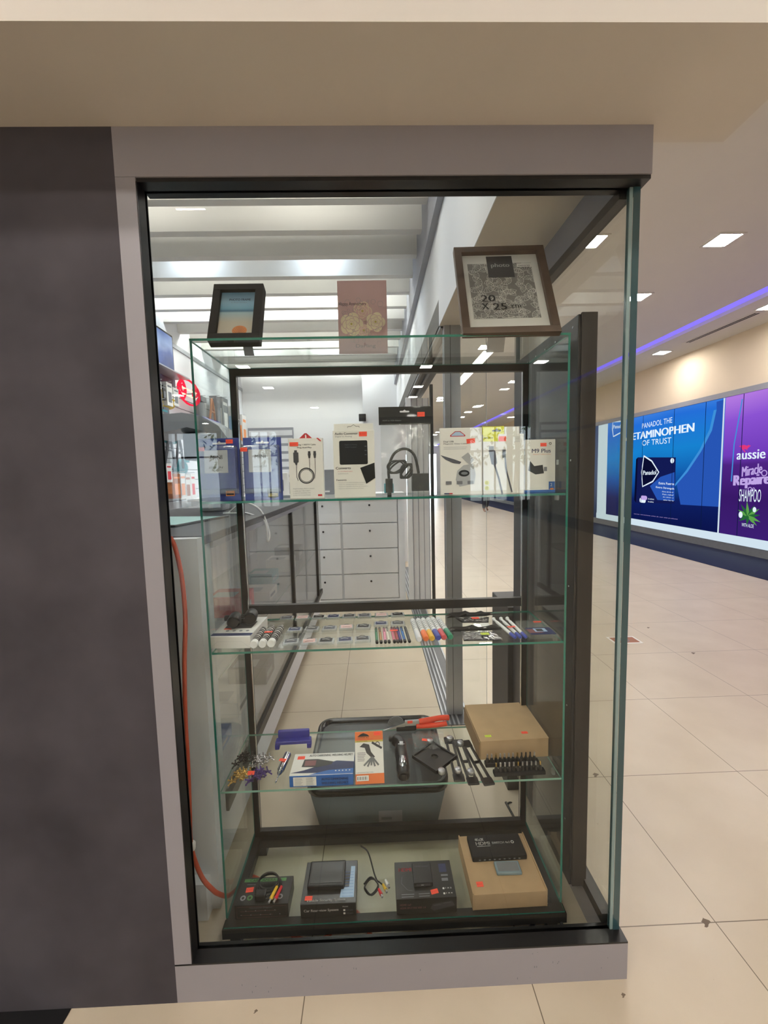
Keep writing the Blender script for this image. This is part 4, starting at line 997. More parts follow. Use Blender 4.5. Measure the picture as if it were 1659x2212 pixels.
# multitool flashlight
r = empty('multitool_flashlight', (.158, .160, Z3), (0, 0, -.02), label='black and chrome multitool flashlight lying next to the orange box', cat='flashlight')
mb = MB().mat('black_plastic'); mb.tube(catmull([(0, .0, .014), (0, .02, .016), (0, .06, .016), (-.003, .11, .016), (-.002, .15, .014), (-.018, .175, .012), (-.036, .185, .010)], 4), [.014] + [.018] * 4 + [.020] * 8 + [.018] * 4 + [.019] * 4 + [.010] * 4, 16); mb.build('handle', r)
mb = MB().mat('chrome'); mb.tube([(0, .012, .022), (0, .03, .0245), (0, .06, .024), (0, .075, .022)], [.008, .0145, .0135, .010], 16); mb.rbox(-.006, .006, .115, .135, .028, .0345, .001); mb.rbox(-.011, .011, .118, .122, .028, .035, .001); mb.build('chrome_bezel', r, label='chrome lens bezel and switch')
MB().mat('black_plastic').rbox(-.008, .008, -.004, .012, .004, .024, .003).build('end_cap', r)
# mitre shears
r = empty('mitre_shears', (.20, .405, Z3), (0, 0, .05), label='mitre shears with orange-red handles and round grey gauge', cat='shears')
mb = MB().mat('red_grip')
mb.tube(catmull([(.03, .0, .028), (.07, .004, .030), (.11, .006, .033), (.138, .006, .032)], 4), .0092, 12); mb.tube(catmull([(.02, -.002, .014), (.07, -.004, .014), (.115, -.004, .016), (.128, -.004, .018)], 4), .0085, 12); mb.build('handle', r, label='orange-red handles')
mb = MB().mat('silver'); mb.rbox(-.02, .035, -.004, .004, .016, .036, .002); mb.prism([(-.095, .006), (-.02, .012), (-.015, .030), (-.03, .024)], -.003, .001, 'y'); mb.build('blade', r)
mb = MB().mat('mid_grey'); mb.prism([(-.05 + .030 * cos(a), .018 + .032 * sin(a)) for a in [pi * k / 12 for k in range(13)]], .004, .007, 'y'); mb.on(FRONT(0, .004, 0)).mat('ink')
for k in range(13): a = pi * k / 12; mb.stroke([(-.05 + .012 * cos(a), .018 + .012 * sin(a)), (-.05 + .029 * cos(a), .018 + .031 * sin(a))], .0006)
mb.build('angle_gauge', r)
mb = MB().mat('black_plastic'); mb.rbox(-.05, .02, -.006, .006, 0, .014, .002); mb.build('anvil', r)
sticker(r, FRONT(0, -.0045, 0), -.002, .032, .018, .010)
r = MB().mat('film'); crumple_quad(r, [(.205, .29), (.30, .285), (.31, .375), (.20, .38)], 9, 7, .012, Z3); o = r.build('clear_bag', label='empty crumpled clear plastic bag behind the black square plate', cat='plastic bag')
sticker(o, TOP(0, 0, Z3 + .014), .243, .325, .024, .012, -.2)
# square plate and slotted arms with silver knobs
def knob(parent, x, y, z=.006):
    mb = MB().mat('silver'); mb.lathe([(.0035, 0), (.0035, .006), (.0102, .006), (.0108, .008), (.0108, .015), (.0098, .0165), (.0, .0165)], 20, (x, y, z)); mb.build('knob', parent, label='knurled silver knob')
r = empty('mounting_plate', (.262, .255, Z3), (0, 0, .72), label='black square mounting plate turned like a diamond with round hole', cat='mounting plate')
mb = MB().mat('black_plastic'); 
k = 16; v = []; 
for zz in (0, .006):
    v += [(.05 * x, .05 * y, zz) for x, y in ((-1, -1), (0, -1), (1, -1), (1, 0), (1, 1), (0, 1), (-1, 1), (-1, 0))] + [(.012 * cos(a), .012 * sin(a), zz) for a in [radians(225 + 45 * i) for i in range(8)]]
f = []
for i in range(8):
    j = (i + 1) % 8; f += [(i, j, 8 + j, 8 + i)[::-1], (16 + i, 16 + j, 24 + j, 24 + i), (i, j, 16 + j, 16 + i), (8 + j, 8 + i, 24 + i, 24 + j)]
mb.add(v, f); mb.rbox(-.05, .05, -.05, -.045, .006, .010, .001); mb.rbox(-.05, .05, .045, .05, .006, .010, .001); mb.rbox(-.05, -.045, -.045, .045, .006, .010, .001); mb.rbox(.045, .05, -.045, .045, .006, .010, .001); mb.build('plate', r)
knob(r, .042, .055, .0); knob(r, -.04, -.062, .0)
for i, (x, y, a, kn) in enumerate(((.322, .25, .02, (-.075, .075)), (.355, .235, -.03, (-.068, .062)), (.388, .23, -.14, ()))):
    r = empty('slotted_arm', (x, y, Z3), (0, 0, -a), label=('left slotted black arm with a silver knob at each end', 'middle slotted black arm with a silver knob at each end', 'right slotted black arm without knobs, angled outward')[i], cat='mounting arm', group='slotted mounting arms on the third shelf')
    mb = MB().mat('black_plastic'); L, wd = .092, .0145
    mb.rbox(-wd, -wd * .45, -L, L, 0, .005, .001); mb.rbox(wd * .45, wd, -L, L, 0, .005, .001); mb.rbox(-wd * 1.15, wd * 1.15, -L - .01, -L * .78, 0, .0055, .004, 3); mb.rbox(-wd * 1.15, wd * 1.15, L * .74, L + .01, 0, .0055, .004, 3); mb.rbox(-wd, wd, -.008, .0, 0, .005, .001); mb.build('arm', r)
    for kk in kn: knob(r, 0, kk)
# cardboard box
w, d, h = .215, .205, .062
mb = MB().mat('kraft'); mb.rbox(0, w, 0, d, 0, h - .0012, .0015); mb.on(Matrix()).rbox(-.001, w + .001, -.001, d, h - .003, h, .001); mb.build('carton', loc=(.404, .238, Z3), label='brown cardboard mailing box, largest item on the third shelf', cat='cardboard box', rot=(0, 0, .02))
cb = bpy.data.objects['carton']; sticker(cb, TOP(0, 0, h), .030, .022, .020, .010, 0, 'sticker_yellow', 'yellow-green price sticker'); sticker(cb, TOP(0, 0, h), .150, .03, .020, .011)
mb = MB().mat('kraft_dark'); mb.rbox(0, .004, 0, d * .97, 0, h - .004, .001); mb.build('side_flap', cb, loc=(-.0045, 0, 0))
# connector strips
for s_, (x0, y0, n) in enumerate(((.418, .212, 12), (.433, .172, 11))):
    r = empty('connector_strip', (x0, y0, Z3), (0, 0, .01), label=('rear black strip of twelve upright barrel connectors before the cardboard box', 'front black strip of eleven upright barrel connectors at the shelf edge')[s_], cat='connector strip', group='barrel connector strips on the third shelf')
    mb = MB().mat('black_matte'); mb.rbox(-.008, .0132 * n, -.010, .010, 0, .012, .003); mb.build('base_strip', r)
    for k in range(n):
        b = MB().mat('black_plastic'); b.tube([(k * .0132, 0, .011), (k * .0132, 0, .020), (k * .0132, 0, .026)], [.0052, .0050, .003], 10); q = b.build('connector', r)
        MB().mat('gold' if (k * 3 + s_) % 5 == 1 else ('black_plastic' if (s_ == 0 and k > 6 and k < 11) else 'silver')).tube([(k * .0132, 0, .026), (k * .0132, 0, .037)], .0024, 10).build('tip', q)

# ------------------------------------------------------------------ bottom shelf
B0 = .0612
w, d, h = .157, .085, .044
r = MB().mat('black_card'); r.rbox(0, w, 0, d, 0, h, .001); r.on(TOP(0, 0, h)).mat('green_print'); r.rect(w * .05, d * .82, w * .82, d * .12); r.mat('ink'); r.text('CAR CAMERA', w * .16, d * .835, w * .5, d * .09, 1)
r.mat('leaf_grey'); r.text('Waterproof', w * .12, d * .70, w * .25, d * .05)
for x in (.12, .25, .68, .82): r.ring(w * x, d * .25, .006, .004); r.mat('green_print' if x < .2 else 'leaf_grey')
r.on(FRONT()).mat('maroon_print'); r.stroke([(w * .04, h * .1), (w * .96, h * .1), (w * .96, h * .88), (w * .04, h * .88), (w * .04, h * .1)], .0007); r.mat('ink_grey'); r.text('Connection Diagram', w * .28, h * .74, w * .42, h * .1)
r.mat('maroon_print'); r.lines(w * .1, h * .55, w * .75, 2, h * .28, h * .02); r.mat('ink_grey')
for k in range(9): r.disc(w * (.12 + .09 * k), h * (.6 if k % 2 else .3), .0018, 8)
o = r.build('camera_box', loc=(-.347, .146, B0), label='black and green car camera box, leftmost on the bottom shelf', cat='camera box', group='boxes on the bottom shelf')
sticker(o, TOP(0, 0, h), .032, .045, .022, .015, .08)
r = empty('camera_cable', (-.248, .185, B0 + h + .001), label='black coiled camera cable with yellow and red plugs on the green box', cat='cable')
mb = MB().mat('black_plastic')
for q in range(4): mb.tube(catmull([(-.01 + (.038 - .003 * q) * cos(a), .006 + (.032 - .004 * q) * sin(a) + .002 * q, .004 + .004 * q + .006 * (1 + sin(a))) for a in [i * pi / 5 for i in range(10)]], 4, True), .0026, 6, True)
mb.rbox(-.042, -.01, -.03, -.008, 0, .018, .004); mb.build('cable', r)
for x, m_, l in ((.018, 'yellow', 'yellow plug'), (.032, 'red', 'red plug')):
    mb = MB().mat(m_); mb.tube([(x - .012, -.032, .008), (x, -.002, .016)], [.0052, .0042], 10); mb.mat('silver'); mb.tube([(x - .016, -.041, .006), (x - .012, -.032, .008)], .0032, 10); mb.build('plug', r, label=l)
w, d, h = .163, .135, .042
mb = MB().mat('black_card'); mb.rbox(0, w, 0, d, 0, h, .001); mb.on(TOP(0, 0, h)).mat('pale_blue'); mb.poly([(w * .70, d * .12), (w * .96, d * .12), (w * .96, d * .85), (w * .88, d * .85), (w * .86, d * .35), (w * .72, d * .34)])
mb.mat('blue_box')
for k in range(9): mb.rect(w * .74, d * (.14 + .07 * k), w * .2, d * .006)
mb.mat('white_card'); mb.text('Vehicle Security System', w * .10, d * .035, w * .70, d * .07, 1)
mb.on(FRONT()).mat('white_card'); mb.text('Car Rear-view System', w * .06, h * .38, w * .62, h * .25, 1); mb.text('Model:', w * .76, h * .70, w * .1, h * .09); mb.rect(w * .77, h * .40, w * .035, h * .14); mb.rect(w * .77, h * .16, w * .035, h * .14); mb.mat('ink_grey'); mb.text('4.3 inch', w * .82, h * .42, w * .12, h * .1); mb.text('5.0 inch', w * .82, h * .18, w * .12, h * .1)
o = mb.build('security_system_box', loc=(-.154, .141, B0), label='black box reading Vehicle Security System and Car Rear-view System', cat='electronics box', group='boxes on the bottom shelf')
sticker(o, TOP(0, 0, h), .022, .018, .022, .013)
r = empty('monitor', (-.140, .180, B0 + h + .001), label='black rear-view monitor lying on the Vehicle Security System box', cat='monitor')
MB().mat('black_plastic').rbox(0, .112, 0, .085, 0, .014, .004).build('case', r)
MB().mat('black_card').rbox(.008, .104, .01, .078, .014, .0148, .0003).build('screen', r)
r = empty('av_cable', (.062, .225, B0), label='thin black looped cable with red, yellow and white plugs', cat='cable')
mb = MB().mat('black_plastic'); mb.tube(catmull([(-.045, .10, .045), (-.02, .09, .03), (0, .04, .004), (.012, .0, .003), (-.012, -.028, .003), (-.03, -.005, .003), (-.012, .022, .003), (.012, .012, .005), (.028, -.002, .005)], 6), .0024, 6)
mb.tube(catmull([(-.03, -.008, .006), (-.008, -.032, .006), (.014, -.005, .006), (-.01, .026, .006), (-.032, .004, .006)], 6), .0024, 6); mb.build('cord', r)
for x, y, m_, l in ((.022, -.032, 'red', 'red plug'), (.036, -.018, 'yellow', 'yellow plug'), (.044, -.004, 'white_plastic', 'white plug')):
    mb = MB().mat(m_); mb.tube([(x - .008, y + .018, .006), (x, y, .006)], [.0036, .0052], 10); mb.mat('silver'); mb.tube([(x, y, .006), (x + .003, y - .008, .006)], .0032, 10); mb.build('plug', r, label=l)
w, d, h = .178, .118, .048
mb = MB().mat('black_card'); mb.rbox(0, w, 0, d, 0, h, .001); mb.on(TOP(0, 0, h)).mat('red_print'); mb.text('HDMI', w * .07, d * .72, w * .22, d * .10, 1); mb.mat('navy'); mb.rect(w * .78, d * .66, w * .13, d * .24); mb.mat('ink_grey'); mb.rect(w * .80, d * .55, w * .12, d * .05); mb.rect(w * .80, d * .42, w * .11, d * .08)
mb.mat('ink_grey'); mb.stroke([(w * .12, d * .58), (w * .10, d * .40), (w * .2, d * .22), (w * .28, d * .2)], .0007); mb.lines(w * .09, d * .10, w * .22, 2, d * .06, d * .02); mb.lines(w * .38, d * .10, w * .22, 2, d * .06, d * .02)
mb.mat('white_card'); mb.rect(w * .79, d * .20, w * .03, d * .045); mb.rect(w * .79, d * .07, w * .03, d * .045); mb.text('1 X 2', w * .84, d * .21, w * .10, d * .035); mb.text('1 X 4', w * .84, d * .08, w * .10, d * .035)
mb.on(FRONT()).mat('maroon_print'); mb.text('HDMI 1x4', w * .06, h * .55, w * .18, h * .14, 1); mb.text('HDMI SPLITTER VER 1.4', w * .06, h * .34, w * .42, h * .13, 1); mb.mat('dark_grey'); mb.poly([(w * .56, h * .3), (w * .6, h * .6), (w * .92, h * .78), (w * .97, h * .45), (w * .62, h * .15)]); mb.mat('ink_grey'); mb.stroke([(w * .62, h * .5), (w * .73, h * .55)], .0008); mb.stroke([(w * .78, h * .62), (w * .9, h * .68)], .0008)
o = mb.build('splitter_box', loc=(.128, .138, B0), label='black box with red HDMI print, second from the right on the bottom shelf', cat='electronics box', group='boxes on the bottom shelf')
sticker(o, TOP(0, 0, h), .115, .018, .022, .014, .2)
r = empty('video_splitter', (.183, .172, B0 + h + .001), label='small black splitter unit lying on the black HDMI box', cat='splitter')
mb = MB().mat('black_plastic'); mb.rbox(0, .058, 0, .066, 0, .012, .002); mb.on(TOP(0, 0, .012)).mat('photo_dark'); mb.text('HDMI Splitter', .008, .05, .042, .006); mb.build('case', r)
mb = MB().mat('dark_grey'); mb.box(.008, .05, -.0006, 0, .003, .009); mb.mat('silver'); mb.box(.022, .030, -.0012, -.0006, .005, .007); mb.build('port', r)
w, d, h = .222, .20, .050
mb = MB().mat('kraft'); mb.rbox(0, w, 0, d, 0, h, .0015); mb.box(-.001, .003, 0, d, 0, h + .004); mb.box(w - .003, w + .001, 0, d, 0, h + .004)
o = mb.build('mailing_box', loc=(.355, .139, B0), rot=(0, 0, .01), label='light brown cardboard box, rightmost on the bottom shelf', cat='cardboard box', group='boxes on the bottom shelf')
sticker(o, TOP(0, 0, h), .028, .03, .020, .016)
r = empty('video_switch', (.378, .240, B0 + h + .0005), (0, 0, .01), label='black box reading 4Kx2K HDMI SWITCH 4x1 on the rightmost cardboard box', cat='switch')
mb = MB().mat('black_matte'); mb.rbox(0, .176, 0, .082, 0, .018, .004, 3); mb.on(TOP(0, 0, .018)).mat('white_card'); mb.text('4Kx2K', .022, .058, .030, .010, 1); mb.text('HDMI', .022, .042, .046, .012, 1); mb.rect(.024, .037, .044, .0015); mb.text('SWITCH 4x1', .076, .044, .058, .008, 1); mb.ring(.144, .048, .0042, .0022); mb.build('case', r)
mb = MB().mat('mid_grey')
for i in range(9): mb.box(.02 + i * .016, .026 + i * .016, -.0008, .0005, .006, .009)
mb.build('port_row', r)
mb = MB().mat('teal'); mat('steel_blue', (128, 148, 156), .35, .2); mb = MB().mat('steel_blue'); mb.rbox(0, .078, 0, .042, 0, .010, .004, 3)
mb.on(TOP(0, 0, .010)).mat('mid_grey'); mb.rrect(.006, .006, .066, .030, .002)
o = mb.build('media_adapter', loc=(.442, .192, B0 + h + .0008), rot=(0, 0, -.02), label='small blue-grey flat device lying in front of the black HDMI switch', cat='adapter')
# ------------------------------------------------------------------ cords, tub
mb = MB().mat('orange_cord'); pts = [(-.452, .135, 1.200), (-.438, .13, 1.17), (-.424, .125, 1.09), (-.420, .12, .98), (-.430, .12, .86), (-.438, .12, .70), (-.440, .12, .55), (-.444, .12, .43), (-.446, .12, .32), (-.428, .13, .22), (-.402, .14, .165), (-.393, .16, .13), (-.388, .20, .08), (-.388, .26, .03), (-.36, .33, .008), (-.28, .28, .008), (-.20, .16, .008), (-.14, .125, .008), (-.08, .13, .008), (-.05, .17, .008), (.0, .20, .008), (.05, .13, .008), (.075, .08, .008)]
mb.tube(catmull(pts, 8), .0062, 8); mb.build('extension_cord', label='orange-red extension cord hanging down the left end and under the cabinet', cat='cord')
mb = MB().mat('white_plastic'); mb.lathe([(.004, 0), (.011, .004), (.012, .02), (.006, .026), (0, .026)], 12, (-.446, .12, .312)); mb.build('cord_clip', label='small white clip around the orange cord near the floor', cat='clip')
mb = MB().mat('black_plastic')
mb.tube(catmull([(.46, .1, .006), (.52, .12, .02), (.58, .2, .006), (.6, .4, .006)], 6), .005, 6); mb.build('power_cable', label='left black cable on the floor under the cabinet right leg', cat='cable')
mb = MB().mat('black_plastic'); mb.tube(catmull([(.60, .09, .006), (.615, .14, .03), (.63, .30, .006), (.6, .6, .006)], 6), .005, 6); mb.build('power_cable', label='right black cable on the floor beside the cabinet right leg', cat='cable')
r = empty('storage_tub', (.08, .70, 0), label='grey plastic storage tub with glossy black lid on the floor behind the cabinet', cat='storage tub')
mb = MB().mat('tub_grey'); v = []
for z, k in ((0, .88), (.17, 1)): v += [(x * k, y * k, z) for x, y in ((-.255, -.21), (.255, -.21), (.255, .21), (-.255, .21))]
mb.add(v, [(3, 2, 1, 0), (4, 5, 6, 7), (0, 1, 5, 4), (1, 2, 6, 5), (2, 3, 7, 6), (3, 0, 4, 7)]); mb.build('tub', r)
def rr(hw, hd, q, z): return [(sx * (hw - q) + q * cos(radians(a0 + t)), sy * (hd - q) + q * sin(radians(a0 + t)), z) for sx, sy, a0 in ((1, -1, -90), (1, 1, 0), (-1, 1, 90), (-1, -1, 180)) for t in (0, 18, 36, 54, 72, 90)]
mb = MB().mat('tub_lid'); loops = [rr(.262, .218, .05, .160), rr(.272, .228, .06, .166), rr(.272, .228, .06, .192), rr(.266, .222, .055, .200), rr(.258, .214, .05, .200), rr(.246, .202, .045, .184)]
v = [p for l in loops for p in l]; n = 24
mb.add(v, [(i * n + j, i * n + (j + 1) % n, (i + 1) * n + (j + 1) % n, (i + 1) * n + j) for i in range(5) for j in range(n)], True); mb.add(v, [tuple(range(5 * n, 6 * n)), tuple(range(n - 1, -1, -1))])
mb.build('lid', r, label='glossy black lid with raised rim')
mb = MB().mat('leaf_grey'); mb.box(.0, .09, -.197, -.196, .03, .075); mb.mat('mid_grey'); mb.box(.01, .05, -.198, -.197, .04, .05); mb.build('paper_label', r, label='pale label on the tub front', rot=(-.0, 0, 0))

# ================================================================== SHOP INTERIOR
# ceiling baffles
for i in range(-4, 14):
    y = 1.371 + .282 * i
    mb = MB().mat('slat_white'); mb.box(-1.8, .42, y - .028, y + .028, 2.8, 3.0)
    mb.build('ceiling_baffle', kind='structure')
def spot(x, y, first=None):
    r = empty('ceiling_spotlight', (x, y, 3.02), label='cold white round spotlight above the white ceiling baffles', cat='spotlight', group='spotlights above the ceiling baffles')
    mb = MB().mat('white_plastic'); mb.lathe([(.075, 0), (.08, .01), (.08, .1), (.0, .1)], 20); mb.build('housing', r)
    mb = MB().mat('spot_glow'); mb.lathe([(0, -.004), (.066, -.004), (.066, -.001), (0, -.001)], 20); mb.build('lens', r)
    return r
for (px, y) in ((410, 2.075), (690, 2.075), (446, 2.92), (716, 2.92)):
    q = on('y', y, px, 585 if y < 2.5 else 680); spot(q.x, y)
for x in (-1.3, -.25):
    for y in (.35, .75, 1.2, 2.6, 3.7, 4.8):  # added panels, mostly hidden by the baffles, that brighten the shop
        r = empty('added_light_panel', (x, y, 3.199), label='flat white light panel added above the ceiling baffles to brighten the shop', cat='light panel', group='added light panels above the baffles')
        mb = MB().mat('alu'); mb.box(-.32, .32, -.17, .17, -.02, 0); mb.build('panel_frame', r)
        mb = MB().mat('panel_glow' if y > 2 else 'panel_glow_soft'); mb.box(-.30, .30, -.15, .15, -.024, -.02); mb.build('diffuser', r)
for x in (-1.25, -.35): 
    for y in (.94, 4.05, 4.9): spot(x, y)
# door header, post, tracks, stacked white door panels
mb = MB().mat('bronze'); mb.box(.455, .60, 1.24, 5.0, 2.12, 2.25); mb.mat('alu_dark'); mb.box(.46, .48, 1.24, 5.0, 2.10, 2.12); mb.box(.52, .54, 1.24, 5.0, 2.10, 2.12)
struct('door_1', mb)
mb = MB().mat('alu'); mb.rbox(.474, .560, 1.225, 1.275, 0.01, 2.232, .002); mb.mat('alu_dark'); mb.box(.4735, .4745, 1.24, 1.26, .01, 2.23); mb.box(.505, .508, 1.2242, 1.2255, .01, 2.23)
mb.build('aluminium_post', label='tall grey aluminium door post standing on the floor track', cat='door post')
mb = MB().mat('alu')
for x in (.444, .468, .492, .516, .58): mb.box(x, x + .010, 1.14, 5.0, 0, .008)
mb.mat('alu_dark'); mb.box(.44, .592, 1.14, 5.0, 0, .0035); mb.build('floor_track', label='ribbed aluminium sliding door track running along the shop floor', cat='door track')
for i in range(4):
    x = .428 + .058 * i
    mb = MB().mat('shop_white'); mb.rbox(x, x + .052, 3.16 + .02 * i, 3.20 + .02 * i, .01, 2.10, .003)
    mb.mat('grey_trim'); mb.box(x + .05, x + .055, 3.155 + .02 * i, 3.20, .01, 2.10); mb.build('folded_door_panel', label='white upright folded door panel, %s from the left beside the drawers' % ORD[i], cat='door panel', group='folded white door panels')
mb = MB().mat('black_channel'); mb.rbox(.588, .612, 2.58, 2.63, .0, 2.1, .002); mb.build('dark_door_jamb', label='slim dark brown door jamb beside the folded white panels', cat='door jamb')
r = empty('door_glass', (0, 0, 0), label='clear glass door leaf between the aluminium post and the black board', cat='glass door')
MB().slab(.562, .70, 1.245, 1.253, .02, 2.2, 'y', 'far_glass', 'pane_edge_light').build('glass_leaf', r)
# counter
r = empty('shop_counter', (0, 0, 0), label='long white shop counter with glass display front and dark top', cat='counter')
mb = MB().mat('shop_white'); mb.box(-1.05, -.445, .31, 2.95, .06, .24); mb.mat('black_matte'); mb.box(-1.0, -.47, .33, 2.95, 0, .06); mb.build('plinth', r)
mb = MB().mat('shop_white'); mb.box(-1.05, -1.02, .31, 2.95, .24, 1.155); mb.box(-1.02, -.43, .31, .34, .24, 1.155); mb.box(-1.02, -.43, 2.92, 2.95, .24, 1.155); mb.box(-1.02, -.47, .34, 2.92, .24, .26); mb.build('carcass', r)
mb = MB().mat('dark_grey'); mb.rbox(-1.08, -.42, .28, 2.98, 1.155, 1.182, .003); mb.build('counter_top', r, label='dark counter top')
mb = MB().mat('black_metal'); mb.box(-.445, -.42, .34, 2.95, .24, .28); mb.mat('grey_trim'); mb.box(-.445, -.42, .34, 2.95, 1.135, 1.155); mb.mat('black_metal')
for y in (1.62, 2.72): mb.box(-.445, -.42, y - .014, y + .014, .28, 1.135)
mb.build('front_frame', r)
MB().slab(-.436, -.43, .34, 2.92, .28, 1.135, 'x', 'far_glass', 'glass_edge_light').build('glass_front', r)
MB().slab(-1.02, -.46, .36, 2.9, .66, .666, 'z', 'far_glass', 'glass_edge_light').build('glass_shelf', r)
items = [(.55, .28, 'blue_box', 'blue'), (.85, .28, 'white_card', 'white'), (1.15, .28, 'mid_grey', 'grey'), (1.5, .28, 'white_card', 'pale'), (1.85, .28, 'dark_grey', 'dark grey'), (2.2, .28, 'cream_card', 'cream'), (.6, .668, 'white_card', 'white'), (1.0, .668, 'red', 'red'), (1.3, .668, 'cream_card', 'cream'), (1.65, .668, 'teal', 'teal'), (2.0, .668, 'white_card', 'white'), (2.4, .668, 'black_card', 'black')]
for k, (y, z, m_, c) in enumerate(items):
    w, d, h = .16 + .02 * (k % 3), .18, .05 + .02 * (k % 4); z += .0 if z > .5 else -.018
    mb = MB().mat(m_); mb.rbox(0, w, 0, d, 0, h, .002); mb.on(frame((w, 0, 0), (0, 1, 0), (0, 0, 1))).mat('ink_faint' if m_ not in ('white_card', 'cream_card') else 'navy'); mb.rect(.02, h * .3, d * .6, h * .3); mb.on(TOP(0, 0, h)).mat('ink_faint'); mb.rect(.02, .02, w * .6, d * .5)
    mb.build('product_box', loc=(-.70 - .03 * (k % 2), y, z), label='%s product box in the counter glass, %s from the front on the %s level' % (c, ORD[k % 6], 'upper' if k > 5 else 'lower'), cat='product box', group='product boxes inside the counter')
# things on the counter
r = empty('plotter', (-.82, 1.26, 1.1825), (0, 0, .05), label='grey machine with curved glossy hood standing on the counter', cat='machine')
mb = MB().mat('gloss_grey'); prof = [(-.21, .40), (-.20, .455), (-.14, .485), (-.02, .495), (.07, .48), (.15, .43), (.20, .355), (.18, .345), (.10, .40), (0, .425), (-.12, .40), (-.19, .38)]
mb.prism(prof, -.15, .15, 'y'); mb.build('hood', r, label='curved glossy grey hood')
MB().mat('black_plastic').rbox(-.075, .01, -.02, .12, .27, .41, .012, 3).build('body', r)
MB().mat('gloss_grey').rbox(.012, .12, -.06, .12, 0, .40, .012, 3).build('side_column', r)
mb = MB().mat('pale_teal'); mb.prism([(-.28, -.20), (.10, -.22), (.16, .12), (-.25, .20)], 0, .004); mb.mat('black_plastic'); mb.tube([(-.28, -.205, .003), (.10, -.225, .003), (.165, .12, .003)], .006, 6)
mb.build('cutting_mat', loc=(-.72, .75, 1.183), label='pale teal sheet with black edge lying on the near end of the counter', cat='mat')
mb = MB().mat('white_plastic'); mb.tube(catmull([(-.60, 1.02, 1.19), (-.52, 1.0, 1.235), (-.44, .98, 1.20), (-.40, .96, 1.10), (-.405, .94, 1.06), (-.415, .95, 1.15), (-.5, .97, 1.19)], 7), .005, 6)
mb.tube([(-.5, .97, 1.19), (-.62, 1.0, 1.188)], .005, 6); mb.build('white_cable', label='white cable looping off the counter edge', cat='cable')
# drawer cabinet at the back
r = empty('drawer_cabinet', (0, 0, 0), label='white drawer cabinet with small black knobs against the shop back', cat='drawer cabinet')
mb = MB().mat('shop_white'); mb.box(-1.75, .40, 3.26, 3.8, 0, 1.13); mb.box(.335, .40, 3.235, 3.26, 0, 1.13); mb.box(-1.75, .335, 3.235, 3.26, 0, .075); mb.build('carcass', r)
mb = MB().mat('white_plastic'); mb.rbox(-1.77, .42, 3.22, 3.82, 1.13, 1.16, .003); mb.build('cabinet_top', r)
cols = [(-1.74, -1.43), (-1.42, -1.09), (-1.08, -.62), (-.61, -.25), (-.24, .33)]
for x0, x1 in cols:
    for k in range(4):
        z0 = .085 + k * .262
        d = MB().mat('shop_white').rbox(x0 + .006, x1 - .006, 3.236, 3.256, z0, z0 + .252, .002).build('drawer', r)
        MB().mat('black_plastic').ball(((x0 + x1) / 2, 3.226, z0 + .18), .011, 10, 6).build('knob', d)
for k, (px, w, h, m_, c) in enumerate(((705, .16, .26, 'mid_grey', 'grey tall printed packet'), (655, .14, .22, 'white_card', 'white leaning box'), (770, .12, .10, 'dark_grey', 'small dark grey speaker'), (600, .2, .24, 'slat_white', 'white slatted rack'), (840, .1, .1, 'teal', 'small teal gadget'))):
    q = on('y', 3.4, px, 1040); mb = MB().mat(m_); mb.rbox(-w / 2, w / 2, 0, .1, 0, h, .006); mb.on(FRONT()).mat('ink_grey'); mb.rrect(-w * .3, h * .2, w * .6, h * .5, .01); mb.mat('white_card'); mb.rect(-w * .2, h * .1, w * .4, h * .06)
    mb.build('counter_item', loc=(q.x, 3.4, 1.1602), label='%s standing on the white drawer cabinet' % c, cat='merchandise')
r = empty('display_rack', (0, 0, 0), label='grey slatted rack panel behind the blue blister packs', cat='rack')
q0, q1 = on('y', 3.9, 535, 925), on('y', 3.9, 638, 1045)
mb = MB().mat('grey_trim'); mb.box(q0.x, q1.x, 3.9, 3.93, 0, q0.z); mb.on(FRONT(q0.x, 3.9, 0)).mat('shop_white')
for k in range(7): mb.rect(.01, q0.z - .09 - k * .09, q1.x - q0.x - .02, .06)
mb.build('panel', r)
mb = MB().mat('black_plastic'); q = on('y', 5.0, 783, 903); mb.rbox(q.x - .05, q.x + .05, 4.93, 4.99, q.z - .05, q.z + .05, .01); mb.build('wall_speaker', label='small dark wall box at the edge of the white pier', cat='wall box')
